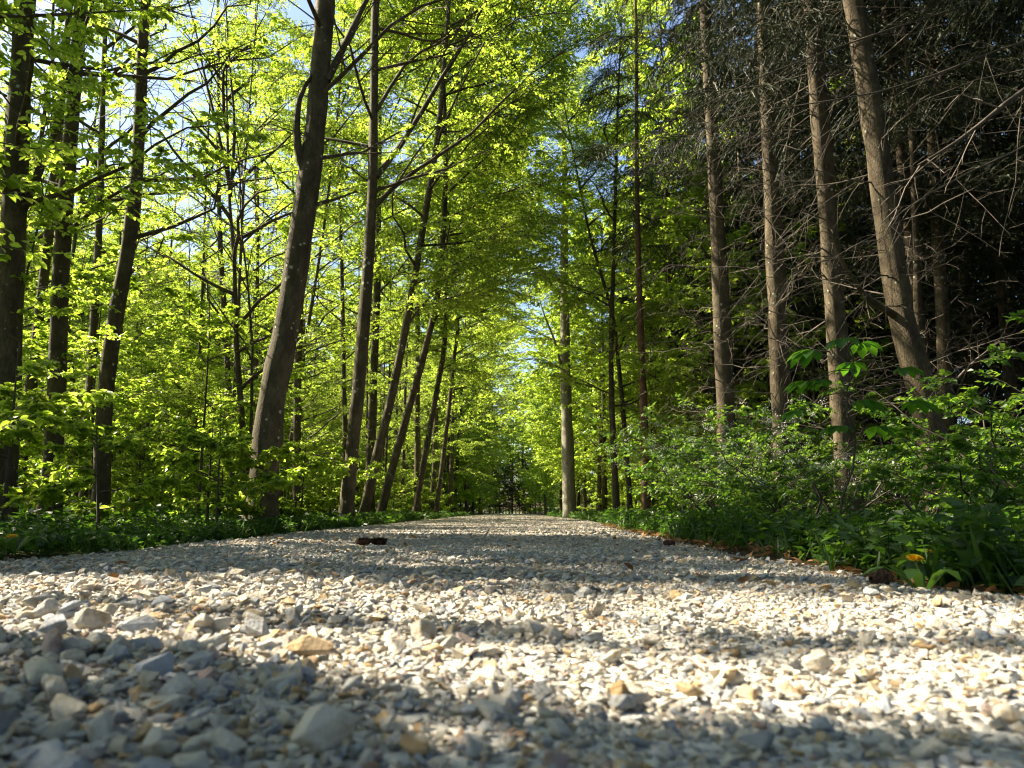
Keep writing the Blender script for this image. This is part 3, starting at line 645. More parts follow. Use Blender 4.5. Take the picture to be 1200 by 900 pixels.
# -- beeches on the right further down the road, and over it
beech('tall pale trunk, sunlit white on one side, by the road edge', [(667, 592), (665, 520), (663, 450), (662, 380), (661, 310), (662, 220)], 32, .27, 25, 60, 6.5, 18, 5.5, bark=BARK_L, front=14, inst=1.2, n2=17, bias=(math.pi, .4), group=None,
      extra=[(((660, 440, 32), (650, 400, 31.8), (640, 375, 31.5), (632, 350, 31)), .07, 1)])
LOWB = []
for k in range(3):
    rr = np.random.default_rng(700 + k); P = straight_path(0, 0, 15 + 2 * k, rr, .03); P[:, 2] -= P[0, 2] + .12
    LOWB.append(beech('x', None, 0, .14, 15 + 2 * k, 720 + k, .8, 28, 4.8, path=P, sep=False, tmpl=LEAF4, leaf=.175, n2=12, n3=7, n4=8, S=10, twigs='few', bias=(math.pi, .45), road=0, verge=0))
lb_used = set(); rng = np.random.default_rng(93)
for q, (x, y) in enumerate([(4.4, 37), (4.8, 43), (4.6, 49), (4.8, 56), (5.0, 64), (4.6, 73), (5.2, 83), (7.6, 34), (5.6, 28.5), (8.6, 41), (9.0, 50), (3.9, 90), (9, 60), (-4.6, 92), (4.2, 97), (-4.0, 97)]):
    k = q % 3; lab = 'beech leafy to the ground, overhanging the far stretch of road past the pale trunk'; grp = 'beeches over the far road past the pale trunk'
    if k not in lb_used:
        lb_used.add(k); r = LOWB[k]; r.location = (x, y, float(gz(x, y))); r['label'] = lab; r['group'] = grp
    else: dup(LOWB[k], (x, y, float(gz(x, y))), rng.uniform(-.9, .9), rng.uniform(.85, 1.15), lab, grp)
for k, (x, y, H, lo, Lm) in enumerate([(-4.6, 25, 21, 6, 7), (-4.4, 36, 22, 5, 7.5), (-4.6, 44, 22, 4, 7.5), (-4.2, 53, 22, 3, 7.5), (-4.6, 62, 22, 2.5, 7), (-4.2, 72, 22, 2, 7), (-4.8, 84, 22, 2, 7)]):
    rng = np.random.default_rng(740 + k)
    beech('tall beech arching over the far road beyond the thin straight pole', None, y, .17, H, 760 + k, lo, 26, Lm, path=straight_path(x, y, H, rng), sep=False, inst=1.3, n2=18, twigs='few', bias=(0, .7), group='beeches over the far road beyond the thin pole', S=10)
# slim leafy trees between the spruces on the right
beech('slim dark tree beside the pale trunk, first of a close pair', [(722, 590), (718, 500), (716, 420), (719, 300), (722, 200), (724, 120)], 22, .1, 17, 80, 3.2, 13, 3.2, group=None, verge=.2, inst=1.0, n2=14)
beech('slim dark leaning tree, second of the close pair by the pale trunk', [(738, 590), (733, 520), (726, 440), (718, 370), (704, 320), (690, 270)], 23, .085, 15, 81, 3.5, 12, 3.2, group=None, verge=.2, inst=1.0, n2=14)
YB = []; yb_used = set()
for k in range(3):
    rr = np.random.default_rng(800 + k); P = straight_path(0, 0, 9 + k, rr, .05); P[:, 2] -= P[0, 2] + .12
    YB.append(beech('x', None, 0, .05, 9 + k, 820 + k, .9, 18, 2.7, path=P, sep=False, tmpl=LEAF4, leaf=.11, n2=9, n3=7, n4=8, twigs='few', S=8, name='young_beech', bias=None, road=0, verge=0))
for q, (x, y) in enumerate([(4.6, 17), (5.4, 20.5), (6.6, 24), (8.2, 27), (4.7, 26), (9.5, 33), (7.2, 18.5), (5.8, 31), (10, 22), (11.5, 28), (8.8, 38), (6.4, 36), (13, 36)]):
    k = q % 3; lab = 'young beech in fresh leaf between the spruce trunks'; grp = 'young beeches between the spruces'
    if k not in yb_used:
        yb_used.add(k); r = YB[k]; r.location = (x, y, float(gz(x, y))); r['label'] = lab; r['group'] = grp
    else: dup(YB[k], (x, y, float(gz(x, y))), rng.uniform(0, 6), rng.uniform(.8, 1.2), lab, grp)

# -- beech saplings (understorey), one built in several shapes and copied
def sapling(seed, H, n, Lm, leaf=.078, tm=LEAF6):
    rng = np.random.default_rng(seed); P = straight_path(0, 0, H, rng, .09); P[:, 2] -= P[0, 2] + .05
    root = thing('beech_sapling', 'x', 'sapling', (0, 0, 0), 'beech saplings under the roadside trees')
    mb = MB(); trunk_mesh(mb, P, .014 + .004 * H, rng, 7, .2); mb.build('stem', TWIG_D, root)
    LB = limb_set(P, .35, H * .97, n, Lm, rng, None, .15, .7, .3)
    m = MB(); limb_tubes(m, LB, .010, 0, 4); m.build('branchwork', TWIG_D, root)
    mb = MB(); foliage(mb, LB, rng, 8, 5, 7, leaf, tm, r2=.003, cull=False, droop=.1, ratio2=.45, ratio3=.5)
    mb.build('foliage', [BEECH, TWIG_D], root, smooth=False, kind='stuff')
    return root
PROT = [sapling(900, 2.6, 13, 1.3), sapling(901, 3.6, 16, 1.5), sapling(902, 1.7, 11, 1.0), sapling(903, 4.6, 18, 1.8), sapling(904, 1.2, 9, .8)]
LABS = 'leafy beech sapling crowding under the roadside row of beeches'
rng = np.random.default_rng(33)
pl = [(-4.3, 6.6, 2), (-6.3, 9.4, 3), (-5.0, 12.4, 1), (-6.6, 12.2, 3), (-4.4, 14, 1), (-3.9, 7.4, 4), (-3.6, 9.2, 4), (-3.7, 10.9, 4), (-4.6, 6.0, 4), (-5.9, 8.9, 2), (-7.0, 10.8, 1), (-7.8, 12.8, 3), (-3.25, 8.6, 4), (-3.2, 11.4, 4), (-3.5, 12.9, 2), (-3.6, 15.5, 4), (-3.9, 16.6, 2), (-3.0, 9.3, 4)]
for y in np.arange(14.5, 70, 1.7):
    for j in range(4):
        pl.append((-(4.3 + (y < 30) * .9 + rng.uniform(0, 2.2) + j * (2.4 + .09 * y)), y + rng.uniform(-.9, .9), int(rng.integers(0, 5)) if j else int(rng.choice([0, 2, 4]))))
SIZES = ['waist-high bushy', 'tall', 'low', 'tallest spreading', 'knee-high']
first = {}
def plant(x, y, k, lab, grp, sc=1.):
    loc = (x, y, float(gz(x, y)))
    if k not in first:
        first[k] = 1; r = PROT[k]; r.location = loc; r.rotation_euler = (0, 0, rng.uniform(0, 6.28)); r['label'] = lab; r['group'] = grp; r.scale = (sc,) * 3
    else:
        r = dup(PROT[k], loc, rng.uniform(0, 6.28), sc, lab, grp)
    return r
for x, y, k in pl: plant(x, y, k, '%s leafy beech sapling in the wood by the %s' % (SIZES[k], beside(x, y)), 'beech saplings under the roadside row', rng.uniform(.85, 1.2))
pr = []
for y in np.arange(15, 60, 2.6):
    for j in range(2): pr.append((3.6 + rng.uniform(0, 1.6) + j * 2.6 + .03 * y, y + rng.uniform(-1, 1), int(rng.choice([0, 2, 4, 1]))))
for x, y, k in pr: plant(x, y, k, '%s beech sapling at the spruce wood edge by the %s' % (SIZES[k], beside(x, y)), 'beech saplings on the spruce side', rng.uniform(.8, 1.2))

for x, y in [(q_, 101 + .5 * math.sin(q_ * 3)) for q_ in np.arange(-6, 6.1, .8) if abs(q_ + .3) > 2.0] + [(-3.5, 97), (2.8, 97), (4, 95), (-5, 95), (3.5, 103), (5.5, 100), (-6, 100)]:
    plant(x, y, int(rng.choice([1, 3])), 'leafy sapling where the road disappears into the trees', 'saplings at the far end of the road', rng.uniform(1., 1.4))
# -- spruces on the right
def bare(mb, LB, rng, n2, n3, r, mat=0, planar=.6, droop=.15):
    limb_tubes(mb, LB, r, mat, 5)
    B2 = kids(LB, n2, rng, .12, 1., 52, .5, 4, droop, .25, planar); mb.add(*tubes(B2, np.broadcast_to(np.linspace(1, .4, 4) * r * .33, B2.shape[:2]), 3), mat)
    if n3:
        B3 = kids(B2, n3, rng, .2, 1., 50, .45, 3, droop, .3, planar); mb.add(*tubes(B3, np.broadcast_to(np.array([.22, .17, .1]) * r, B3.shape[:2]), 3), mat)
def needle_mesh(k):
    rng = np.random.default_rng(2100 + k); u = np.linspace(0, 1, 5)[:, None]
    B = (np.array([.9, 0, 0]) * u + np.array([0, .05 * rng.normal(), -.16]) * u * u)[None]
    B2 = kids(B, 14, rng, .06, 1., 48, .45, 4, .55, .16); A = np.concatenate([B2, B[:, 1:]])
    mb = MB(); mb.add(*tubes(B, np.linspace(.008, .003, 5)[None], 3), 1); mb.add(*tubes(B2, np.broadcast_to(np.linspace(.007, .004, 4), B2.shape[:2]), 3), 0)
    n4 = 52; t = np.linspace(0, 1, n4)[None] + rng.uniform(-.02, .02, (len(A), n4)); pos, tan = samp(A, t)
    d = tan * .9 + rng.normal(0, .55, pos.shape); m = pos.shape[0] * n4
    mb.add(*leaves(pos.reshape(m, 3), d.reshape(m, 3), rng.normal(0, 1, (m, 3)), .036 * rng.uniform(.7, 1.3, m), NEEDLE), 0)
    return mb.mesh('needle_spray', [NEED, TWIG_D], False)
NSPR = []
def needles(root, LB, rng, n2=12):
    if not NSPR: NSPR.extend(needle_mesh(k) for k in range(6))
    B2 = kids(LB, n2, rng, .08, 1., 56, .42, 3, .4, .12); B2 = np.concatenate([B2, LB[:, -3:]]); L = plen(B2)
    d = B2[:, -1] - B2[:, 0]; sc = np.clip(L / .9 * 1.2, .7, 1.5)[:, None] * np.array([1, 1, 1.])
    return points_object('crown', B2[:, 0] - np.array(root['_o']), eul(d, UP + rng.normal(0, .2, d.shape)), sc, NSPR, root)
def needles_real(root, LB, rng, n2):
    B2 = kids(LB, n2, rng, .08, 1., 56, .42, 3, .4, .12); B3 = kids(B2, 5, rng, .1, 1., 46, .5, 3, .55, .2); B = np.concatenate([B3, B2]); mb = MB()
    mb.add(*tubes(B, np.broadcast_to(np.array([.026, .022, .004]), B.shape[:2]), 3), 0)
    n4 = 10; t = np.linspace(.03, 1, n4)[None] + rng.uniform(-.05, .05, (len(B), n4)); pos, tan = samp(B, t); m = len(B) * n4
    mb.add(*leaves(pos.reshape(m, 3), (tan * .9 + rng.normal(0, .55, pos.shape)).reshape(m, 3), rng.normal(0, 1, (m, 3)), 0.11 * rng.uniform(.7, 1.3, m), NEEDLE), 0)
    return mb.build('crown', NEED, root, smooth=False, kind='stuff')
def spruce(label, P, r0, seed, crown_lo, n_dead, n_live, dead_L=1.7, live_L=2.6, bark=None, extra=(), group='spruces beside the road', live=True, S=14, dead_lo=1.0, name='spruce_tree', n2=13, sep=False, real=False):
    rng = np.random.default_rng(seed); H = P[-1, 2] - P[0, 2]
    root = thing(name, label, 'tree', P[0] + np.array([0, 0, .12]), group)
    mb = MB(); trunk_mesh(mb, P, r0, rng, S, .3); mb.build('trunk', bark or BARK_S, root)
    D = limb_set(P, dead_lo, crown_lo + 1, n_dead, dead_L, rng, None, .12, .02, .7)
    if sep:
        for q in D[::3]:
            m = MB(); bare(m, q[None], rng, 7, 3, .011); m.build('dead_branch', TWIG, root)
        D = np.delete(D, np.s_[::3], 0)
    mb = MB(); bare(mb, D, rng, 7, 3, .011); mb.build('dead_twigs', TWIG, root, kind='stuff')
    for e in extra:
        q = smooth_path([at(*c) for c in e[0]], 8); m = MB(); m.add(*tubes(q[None], np.linspace(1, .3, 8)[None] * e[1], 6))
        if e[2]: bare(m, q[None], rng, 9, 4, e[1] * .7)
        m.build('limb', e[3] if len(e) > 3 else TWIG, root)
    if live:
        LB = limb_set(P, crown_lo, H * .97, n_live, live_L, rng, None, -.05, .25, .35)
        mb = MB(); limb_tubes(mb, LB, .02, 0, 4); mb.build('live_branches', TWIG_D, root, kind='stuff')
        (needles_real if real else needles)(root, LB, rng, n2)
    return root
R = np.random.default_rng(5)
spruce('thin straight red-brown trunk, lit along one edge, near the close pair', trunk_path([(757, 595), (755, 500), (751, 400), (748, 300), (746, 180), (746, 60)], 20, 19, R), .11, 100, 7.2, 20, 22, 1.6, 2.4, bark=BARK_R, group=None)
spruce('dark spruce trunk rising behind the white-flowered bush', trunk_path([(852, 600), (851, 500), (846, 380), (840, 250), (832, 110), (826, 0)], 13, 22, R), .165, 101, 6.2, 30, 25, 1.9, 2.8, group=None, sep=True)
spruce('straight brown spruce trunk between flowering bush and twig tangle', trunk_path([(922, 600), (916, 500), (912, 400), (907, 290), (900, 140), (894, 0)], 11, 22, R), .15, 102, 6.0, 30, 25, 1.9, 2.8, group=None, sep=True)
spruce('brown spruce trunk behind the chestnut sapling', trunk_path([(996, 600), (988, 500), (981, 400), (972, 280), (960, 130), (950, 0)], 9.6, 22, R), .15, 103, 5.6, 30, 30, 1.8, 2.8, group=None, sep=True)
spruce('leaning lichen-flecked trunk with a crooked side limb and a knot', trunk_path([(1108, 600), (1092, 510), (1076, 440), (1060, 385), (1047, 310), (1034, 220), (1020, 120), (1000, 0)], 8.2, 21, R), .15, 104, 5.6, 24, 24, 1.7, 2.8, group=None, sep=True,
       extra=[(((1052, 372, 8.2), (1030, 358, 8.0), (1012, 345, 7.8), (1000, 325, 7.7), (985, 305, 7.5), (972, 260, 7.4)), .045, 1, BARK_S), (((1090, 480, 8.2), (1112, 455, 8.0), (1140, 425, 7.8), (1172, 400, 7.6)), .022, 1)])
spruce('thin trunk standing close behind the leaning lichen-flecked trunk', trunk_path([(1082, 560), (1076, 400), (1072, 250), (1064, 80)], 13, 20, R), .07, 105, 6.0, 20, 22, 1.5, 2.4, group=None)
spruce('dark spruce deep in shade behind the leaning trunk', trunk_path([(1112, 560), (1105, 380), (1095, 200), (1088, 0)], 14, 21, R), .14, 106, 5.5, 24, 26, group=None)
# off-frame tree whose bare pale limbs reach across
spruce('old tree with long bare pale limbs reaching across the spruce trunks', straight_path(5.9, 6.4, 20, R, .02), .2, 107, 5.0, 20, 30, 1.8, 3.0, group=None, dead_lo=1.4,
       extra=[(((1290, 50, 6.2), (1200, 105, 6.0), (1130, 160, 5.9), (1075, 194, 5.8)), .030, 1), (((1300, 120, 6.6), (1200, 172, 6.5), (1110, 215, 6.4), (1052, 252, 6.3), (1040, 270, 6.3)), .014, 1), (((1290, 20, 7), (1180, 55, 6.8), (1060, 100, 6.6), (960, 120, 6.5), (900, 128, 6.4)), .013, 1), (((1280, -60, 7), (1150, 0, 7), (1010, 45, 7), (880, 95, 7), (760, 160, 7.2)), .014, 1)])
# spruces with shared shapes deeper in the wood
SP = []
for k in range(5):
    rr = np.random.default_rng(1100 + k); H = 20
    P = straight_path(0, 0, H, rr, .015); P[:, 2] -= P[0, 2] + .12
    SP.append(spruce('x', P, .11 + .015 * k, 1110 + k, [4.5, 5.5, 3.5, 2.0, 1.2][k], 22, 48, 1.7, 2.9, S=9, n2=13, real=True))
used = set(); rng = np.random.default_rng(44)
def put_spruce(x, y, k, lab, grp, sc=1.):
    loc = (x, y, float(gz(x, y)))
    if k not in used:
        used.add(k); r = SP[k]; r.location = loc; r['label'] = lab; r['group'] = grp; r.scale = (sc,) * 3; return r
    return dup(SP[k], loc, rng.uniform(0, 6.28), sc, lab, grp)
deep = []
for y in np.arange(6, 62, 3.0):
    x = 7.0 + rng.uniform(0, 1.5) + (.0 if y > 14 else 1.0)
    while x < 8 + .74 * y + 2 and x < 29:
        deep.append((x, y + rng.uniform(-1.2, 1.2))); x += rng.uniform(2.3, 3.8)
for x, y in deep:
    k = int(rng.choice([0, 1, 2])) if x < 11 else int(rng.choice([2, 3, 4]))
    put_spruce(x, y, k, '%s spruce in the dark wood %s the %s' % ('bare-stemmed' if k < 2 else 'dead-twigged' if k == 2 else 'low-branched', 'just behind' if x < 11 else 'far behind', beside(x * .5 + 2, y)), 'spruces deep in the dark wood', rng.uniform(.85, 1.2))
for x, y in [(-3, 104), (-2.1, 102.6), (-1.2, 104), (-.4, 102.4), (.5, 103.8), (1.4, 102.5), (2.3, 104), (-1.7, 106), (.1, 106), (1.8, 106.4), (3.2, 105.5), (-2.5, 105.4), (-.8, 104.6), (1, 105), (-.3, 107.5), (2.6, 107)]:  # small spruces added as a dark mass in place of the shaded tunnel opening
    put_spruce(x, y, 4, 'small spruce added as dark mass for the shaded opening at the road end', 'spruces at the far end of the road', rng.uniform(.34, .46))
# distant wood all round behind what is built tree by tree
for k, (x, y) in enumerate([(-26, 30), (-30, 42), (-34, 52), (-24, 62), (-38, 66), (-20, 78), (-30, 84), (-12, 88), (-16, 98), (-42, 80), (-26, 18), (-29, 24)]):
    put_spruce(x, y, 4, 'dark spruce standing far behind the slender beeches', 'spruces far behind the beeches', rng.uniform(.75, 1.0))

# same wood the other way along the road, unseen, added to dim skylight
for k, (x, y) in enumerate([(-7, -14), (-12, -12), (-7, -23), (-12, -20), (-5, -30)]):
    put_far(x, y, k % 4, 'full-crowned beech on the stretch of road out of view', 'beeches on the stretch out of view', rng.uniform(.9, 1.1))
for k, (x, y) in enumerate([(4.2, 2.5), (5.5, -.5), (4.0, -4), (6.5, -7), (4.4, -11), (7, 3), (4.2, -17), (7.5, -13), (4.5, -24), (-1, -34), (2.5, -33), (9, -3), (0, -40), (5, -36)]):
    put_spruce(x, y, [2, 3, 4][k % 3], 'spruce on the stretch of road out of view', 'spruces on the stretch out of view', rng.uniform(.9, 1.1))
# ------------------------------------------------------------------ bushes, chestnut, brush
def bush(name, label, x, y, H, W, seed, leaf, n_st=9, mats=None, tmpl=LEAF4, n2=8, n3=6, n4=7, bloss=0, group=None, leafy=True, twig=None, lean=(0, 0)):
    rng = np.random.default_rng(seed); g = float(gz(x, y))
    root = thing(name, label, 'bush', (x, y, g), group); mats = mats or SHRUB; twig = twig or (TWIG_D if leafy else TWIG)
    LB = []
    for k in range(n_st):
        az = k * 2.4 + rng.uniform(-.4, .4); inc = rng.uniform(.75, 1.35)
        q = grow_limb(np.array([x + rng.normal(0, .08), y + rng.normal(0, .08), g - .03]), az, inc, H * rng.uniform(.7, 1.1), rng, 8, .3, .06)
        q += np.linspace(0, 1, 8)[:, None] ** 1.5 * np.array([lean[0] + math.cos(az) * W * .4, lean[1] + math.sin(az) * W * .4, 0]); LB.append(q)
    LB = np.array(LB)
    for q in LB: m = MB(); limb_tubes(m, q[None], .014, 0, 5); m.build('stem', twig, root)
    if leafy:
        mb = MB(); foliage(mb, LB, rng, n2, n3, n4, leaf, tmpl, r2=.004, cull=False, ratio2=.42, ratio3=.5, tilt=.5); mb.build('foliage', [mats, twig], root, smooth=False, kind='stuff')
    else:
        mb = MB(); bare(mb, LB, rng, 9, 5, .010, 0, .3, .1); mb.build('twigs', twig, root, kind='stuff')
    if bloss:
        B2 = kids(LB, 8, rng, .3, 1., 48, .42, 4, .1, .2); t = rng.uniform(.3, 1, (len(B2), bloss)); pos, tan = samp(B2, t)
        pos = pos.reshape(-1, 3); pos = pos[rng.uniform(0, 1, len(pos)) < .6]; n = len(pos)
        c = np.repeat(pos, 9, 0) + rng.normal(0, .022, (n * 9, 3)); mb = MB()
        mb.add(*leaves(c, rng.normal(0, 1, (n * 9, 3)), UP + rng.normal(0, .7, (n * 9, 3)), .017 * rng.uniform(.7, 1.3, n * 9), LEAF4)); mb.build('blossom', BLOSS, root, smooth=False, kind='stuff')
    return root
bush('hawthorn_bush', 'hawthorn bush with white blossom in front of the dark spruce trunk', 2.55, 9.2, 2.15, 1.0, 1, .062, 12, bloss=7)
bush('hawthorn_bush', 'smaller white-flecked hawthorn at the verge before the straight brown spruce', 2.7, 7.6, 1.25, .7, 2, .058, 10, bloss=6)
bush('hawthorn_bush', 'low pale-leaved hawthorn on the verge between the red-brown trunk and blossom bush', 2.75, 12.2, 1.8, .9, 3, .066, 11, bloss=3)
bush('twiggy_bush', 'bare tangle of pale dead twigs at the foot of the spruce', 2.75, 6.7, 1.2, .7, 4, .04, 7, leafy=False)
bush('twiggy_bush', 'bare pale twig thicket beneath the leaning lichen-flecked trunk', 3.9, 7.4, 1.4, .8, 5, .04, 6, leafy=False)
bush('elder_bush', 'green elder bush beside the leaning lichen-flecked trunk', 3.75, 5.9, 1.15, .7, 6, .06, 8)
bush('elder_bush', 'tall elder bush with upright leafy shoots beyond the dandelions', 3.75, 5.3, 1.75, .6, 7, .06, 8)
bush('elder_bush', 'low dark elder bush at the verge behind the dandelions', 2.9, 4.4, .8, .6, 8, .055, 9)
bush('elder_bush', 'low green elder bush between twig tangle and blossom bush', 2.3, 6.9, .9, .7, 9, .05, 9)
bush('elder_bush', 'dark elder bush deep among the spruces', 5.4, 8.8, 1.4, .9, 10, .06, 8, group=None)
for k, (x, y, h) in enumerate([(6.4, 9.5, 1.5), (7.4, 11.5, 1.8), (5.4, 12.4, 1.6), (4.3, 11, 1.6), (5, 15, 2.0), (6.8, 15.5, 2.0), (9, 13, 1.8), (3.7, 14.5, 1.7), (8.6, 17, 2.0)]):
    bush('forest_shrub', 'leafy shrub growing in the shade among the spruce trunks', x, y, h, 1.0, 60 + k, .07, 8, group='shrubs among the spruce trunks', n2=7, n3=6, n4=6)

# horse chestnut sapling: stems, each palm-shaped leaf a part with its leaflets
def leaflet(mb, o, d, nor, L, rng):
    d = nrm(d); s = nrm(np.cross(nor, d)); n = np.cross(d, s)
    u = np.array([0, .18, .42, .68, .86, 1.]); wd = np.array([.02, .08, .18, .25, .17, .0]) * L
    z = -.55 * L * u ** 2
    c = o + d * (L * u * .92)[:, None] + UP * z[:, None]
    A = c + s * wd[:, None] + n * (wd * .35)[:, None]; B = c - s * wd[:, None] + n * (wd * .35)[:, None]
    V = np.concatenate([c, A, B]); F = []
    for k in range(5): F += [[k, k + 1, 7 + k, 6 + k], [k + 1, k, 12 + k, 13 + k]]
    mb.add(V, F)
rng = np.random.default_rng(77)
CB = np.array([2.15, 5.15, float(gz(2.15, 5.15))])
CH = thing('chestnut_sapling', 'horse chestnut sapling with large drooping palm-shaped leaves', 'sapling', CB)
ends = [(988, 398, 4.9), (952, 412, 5.0), (965, 445, 5.05), (935, 482, 5.0), (1010, 470, 5.0), (1058, 432, 4.8), (1000, 425, 5.2), (985, 500, 5.1), (1030, 500, 5.2), (945, 448, 5.1), (1010, 402, 5.1), (1070, 470, 5.0)]
st = smooth_path([CB, at(985, 590, 5.1), at(1004, 530, 5.1), at(990, 470, 5.05), at(1002, 430, 5.0), at(992, 400, 5.0)], 10)
m = MB(); m.add(*tubes(st[None], np.linspace(.008, .004, 10)[None], 6)); m.build('stem', TWIG_D, CH)
for k, e in enumerate(ends):
    p = at(*e); a, _ = samp(st[None], np.array([[np.clip(.35 + (560 - e[1]) / 260, .3, 1)]])); a = a[0, 0]
    q = smooth_path([a, (a + p) / 2 + UP * .03, p], 6); m = MB(); m.add(*tubes(q[None], np.linspace(.004, .002, 6)[None], 4)); lf_ = m.build('leaf', STEMG, CH); lf_['_o'] = list(CH['_o'])
    az0 = math.atan2(p[1] - a[1], p[0] - a[0]) + rng.normal(0, .3); big_ = .18 * rng.uniform(.75, 1.15)
    for j, da in enumerate(np.radians([-115, -70, -34, 0, 34, 70, 115])):
        Lf = big_ * [.62, .85, .97, 1.05, .97, .85, .62][j]; az = az0 + da
        mb = MB(); leaflet(mb, p, np.array([math.cos(az), math.sin(az), rng.uniform(-.05, .2)]), UP, Lf, rng); mb.build('leaflet', CHEST, lf_)

# ------------------------------------------------------------------ herbs, litter, dandelions, cones
def herbs(name, label, pts, rng, h0, h1, leaf, n=14, mats=None, tm=LEAF6):
    pts = np.asarray(pts); K = len(pts); H = h0 + (h1 - h0) * rng.uniform(0, 1, K) * (.6 + .4 * vnoise(pts[:, 0] * 1.5, pts[:, 1] * 1.5, 8))
    t = rng.uniform(.15, 1, (K, n)); az = rng.uniform(0, 6.283, (K, n)); rad = rng.uniform(.02, .13, (K, n)) * (1.2 - .6 * t)
    b = np.stack([pts[:, 0], pts[:, 1], gz(pts[:, 0], pts[:, 1]) - .01], 1)
    ln = rng.normal(0, .15, (K, 1, 2))
    pos = b[:, None] + np.stack([np.cos(az) * rad * .4 + ln[..., 0] * H[:, None] * t, np.sin(az) * rad * .4 + ln[..., 1] * H[:, None] * t, H[:, None] * t], -1)
    d = np.stack([np.cos(az), np.sin(az), rng.normal(.05, .35, (K, n))], -1); m = K * n
    mb = MB(); mb.add(*leaves(pos.reshape(m, 3), d.reshape(m, 3), UP + rng.normal(0, .55, (m, 3)), leaf * rng.uniform(.5, 1.4, m), tm))
    P = np.stack([b, b + np.concatenate([ln[:, 0] * H[:, None], H[:, None]], 1)], 1); mb.add(*tubes(P, np.broadcast_to(np.array([.003, .0015]), (K, 2)), 3))
    # grass blades
    G = np.repeat(b, 3, 0) + np.append(0, [0, 0]) * 0 + np.concatenate([rng.normal(0, .08, (K * 3, 2)), np.zeros((K * 3, 1))], 1); a = rng.uniform(0, 6.28, K * 3)
    d = np.stack([np.cos(a) * .5, np.sin(a) * .5, np.ones(K * 3)], 1)
    mb.add(*leaves(G, d, np.stack([-np.sin(a), np.cos(a), a * 0], 1) + .3, np.repeat(H, 3) * rng.uniform(.5, 1.1, K * 3), (np.array([[0, .02, 0], [.6, .02, .05], [1, 0, .2], [.6, -.02, .05], [0, -.02, 0]])[[0, 1, 2, 4]], np.array([[0, 1, 2], [0, 2, 3]]))))
    o = mb.build(name, mats or HERB, smooth=False, kind='stuff'); o['label'] = label; return o
rng = np.random.default_rng(55)
def strip(n, y0, y1, side, w, off=.05, pw=1.0):
    y = y0 + (y1 - y0) * rng.uniform(0, 1, n) ** pw; u = rng.uniform(0, 1, n) ** 1.3 * w + off
    x = np.where(side > 0, xr(y) + u, xl(y) - u); return np.stack([x, y], 1)
herbs('undergrowth', 'dark green herbs and weeds along the verge on the spruce side', strip(2300, 1.2, 13, 1, 1.7, .10, 1.3), rng, .10, .36, .055, 22, tm=LEAF4)
herbs('undergrowth', 'dark green herbs and weeds along the verge below the beech saplings', strip(2200, 2.5, 14, -1, 1.8, .03), rng, .07, .26, .05, 20, tm=LEAF4)
herbs('undergrowth', 'bright low herbs along the far verge on the spruce side', strip(1800, 12, 50, 1, 1.6, .03), rng, .10, .34, .12, 9, tm=LEAF4)
herbs('undergrowth', 'bright low herbs along the far verge below the beech row', strip(1800, 13, 60, -1, 1.8, .02), rng, .10, .32, .12, 9, tm=LEAF4)
def field(n, x0, x1, y0, y1):
    return np.stack([rng.uniform(x0, x1, n), rng.uniform(y0, y1, n)], 1)
herbs('undergrowth', 'green ground plants covering the beech wood floor', np.concatenate([field(2600, -16, -4.2, 5, 26), field(1500, -26, -4.5, 26, 60)]), rng, .12, .45, .13, 9, tm=LEAF4)
herbs('undergrowth', 'scattered ground plants on the dark spruce wood floor', np.concatenate([field(1200, 3.0, 9, 4, 18), field(500, 3.6, 22, 12, 50)]), rng, .1, .4, .12, 9, tm=LEAF4)
# dry leaves along the road edges
def litter(pts, label):
    n = len(pts); z = np.maximum(gz(pts[:, 0], pts[:, 1]), rz(pts[:, 0], pts[:, 1])) + rng.uniform(.004, .03, n); a = rng.uniform(0, 6.28, n)
    mb = MB(); mb.add(*leaves(np.stack([pts[:, 0], pts[:, 1], z], 1), np.stack([np.cos(a), np.sin(a), rng.normal(0, .25, n)], 1), UP + rng.normal(0, .45, (n, 3)), rng.uniform(.03, .075, n), LEAF6))
    o = mb.build('dry_leaves', LITTER, smooth=False, kind='stuff'); o['label'] = label
y = rng.uniform(1, 16, 900); litter(np.stack([xr(y) + rng.normal(.08, .10, 900), y], 1), 'brown dry leaves along the road edge by the weeds')
yy_ = rng.uniform(2.0, 9, 34); litter(np.stack([rng.uniform(-2.3, 1.3, 34), yy_], 1), 'few brown leaf scraps strewn on the gravel')
litter(np.concatenate([field(5000, 2.2, 12, 3, 20), field(5000, -14, -3.2, 4, 22)]), 'brown fallen leaves on the wood floor')

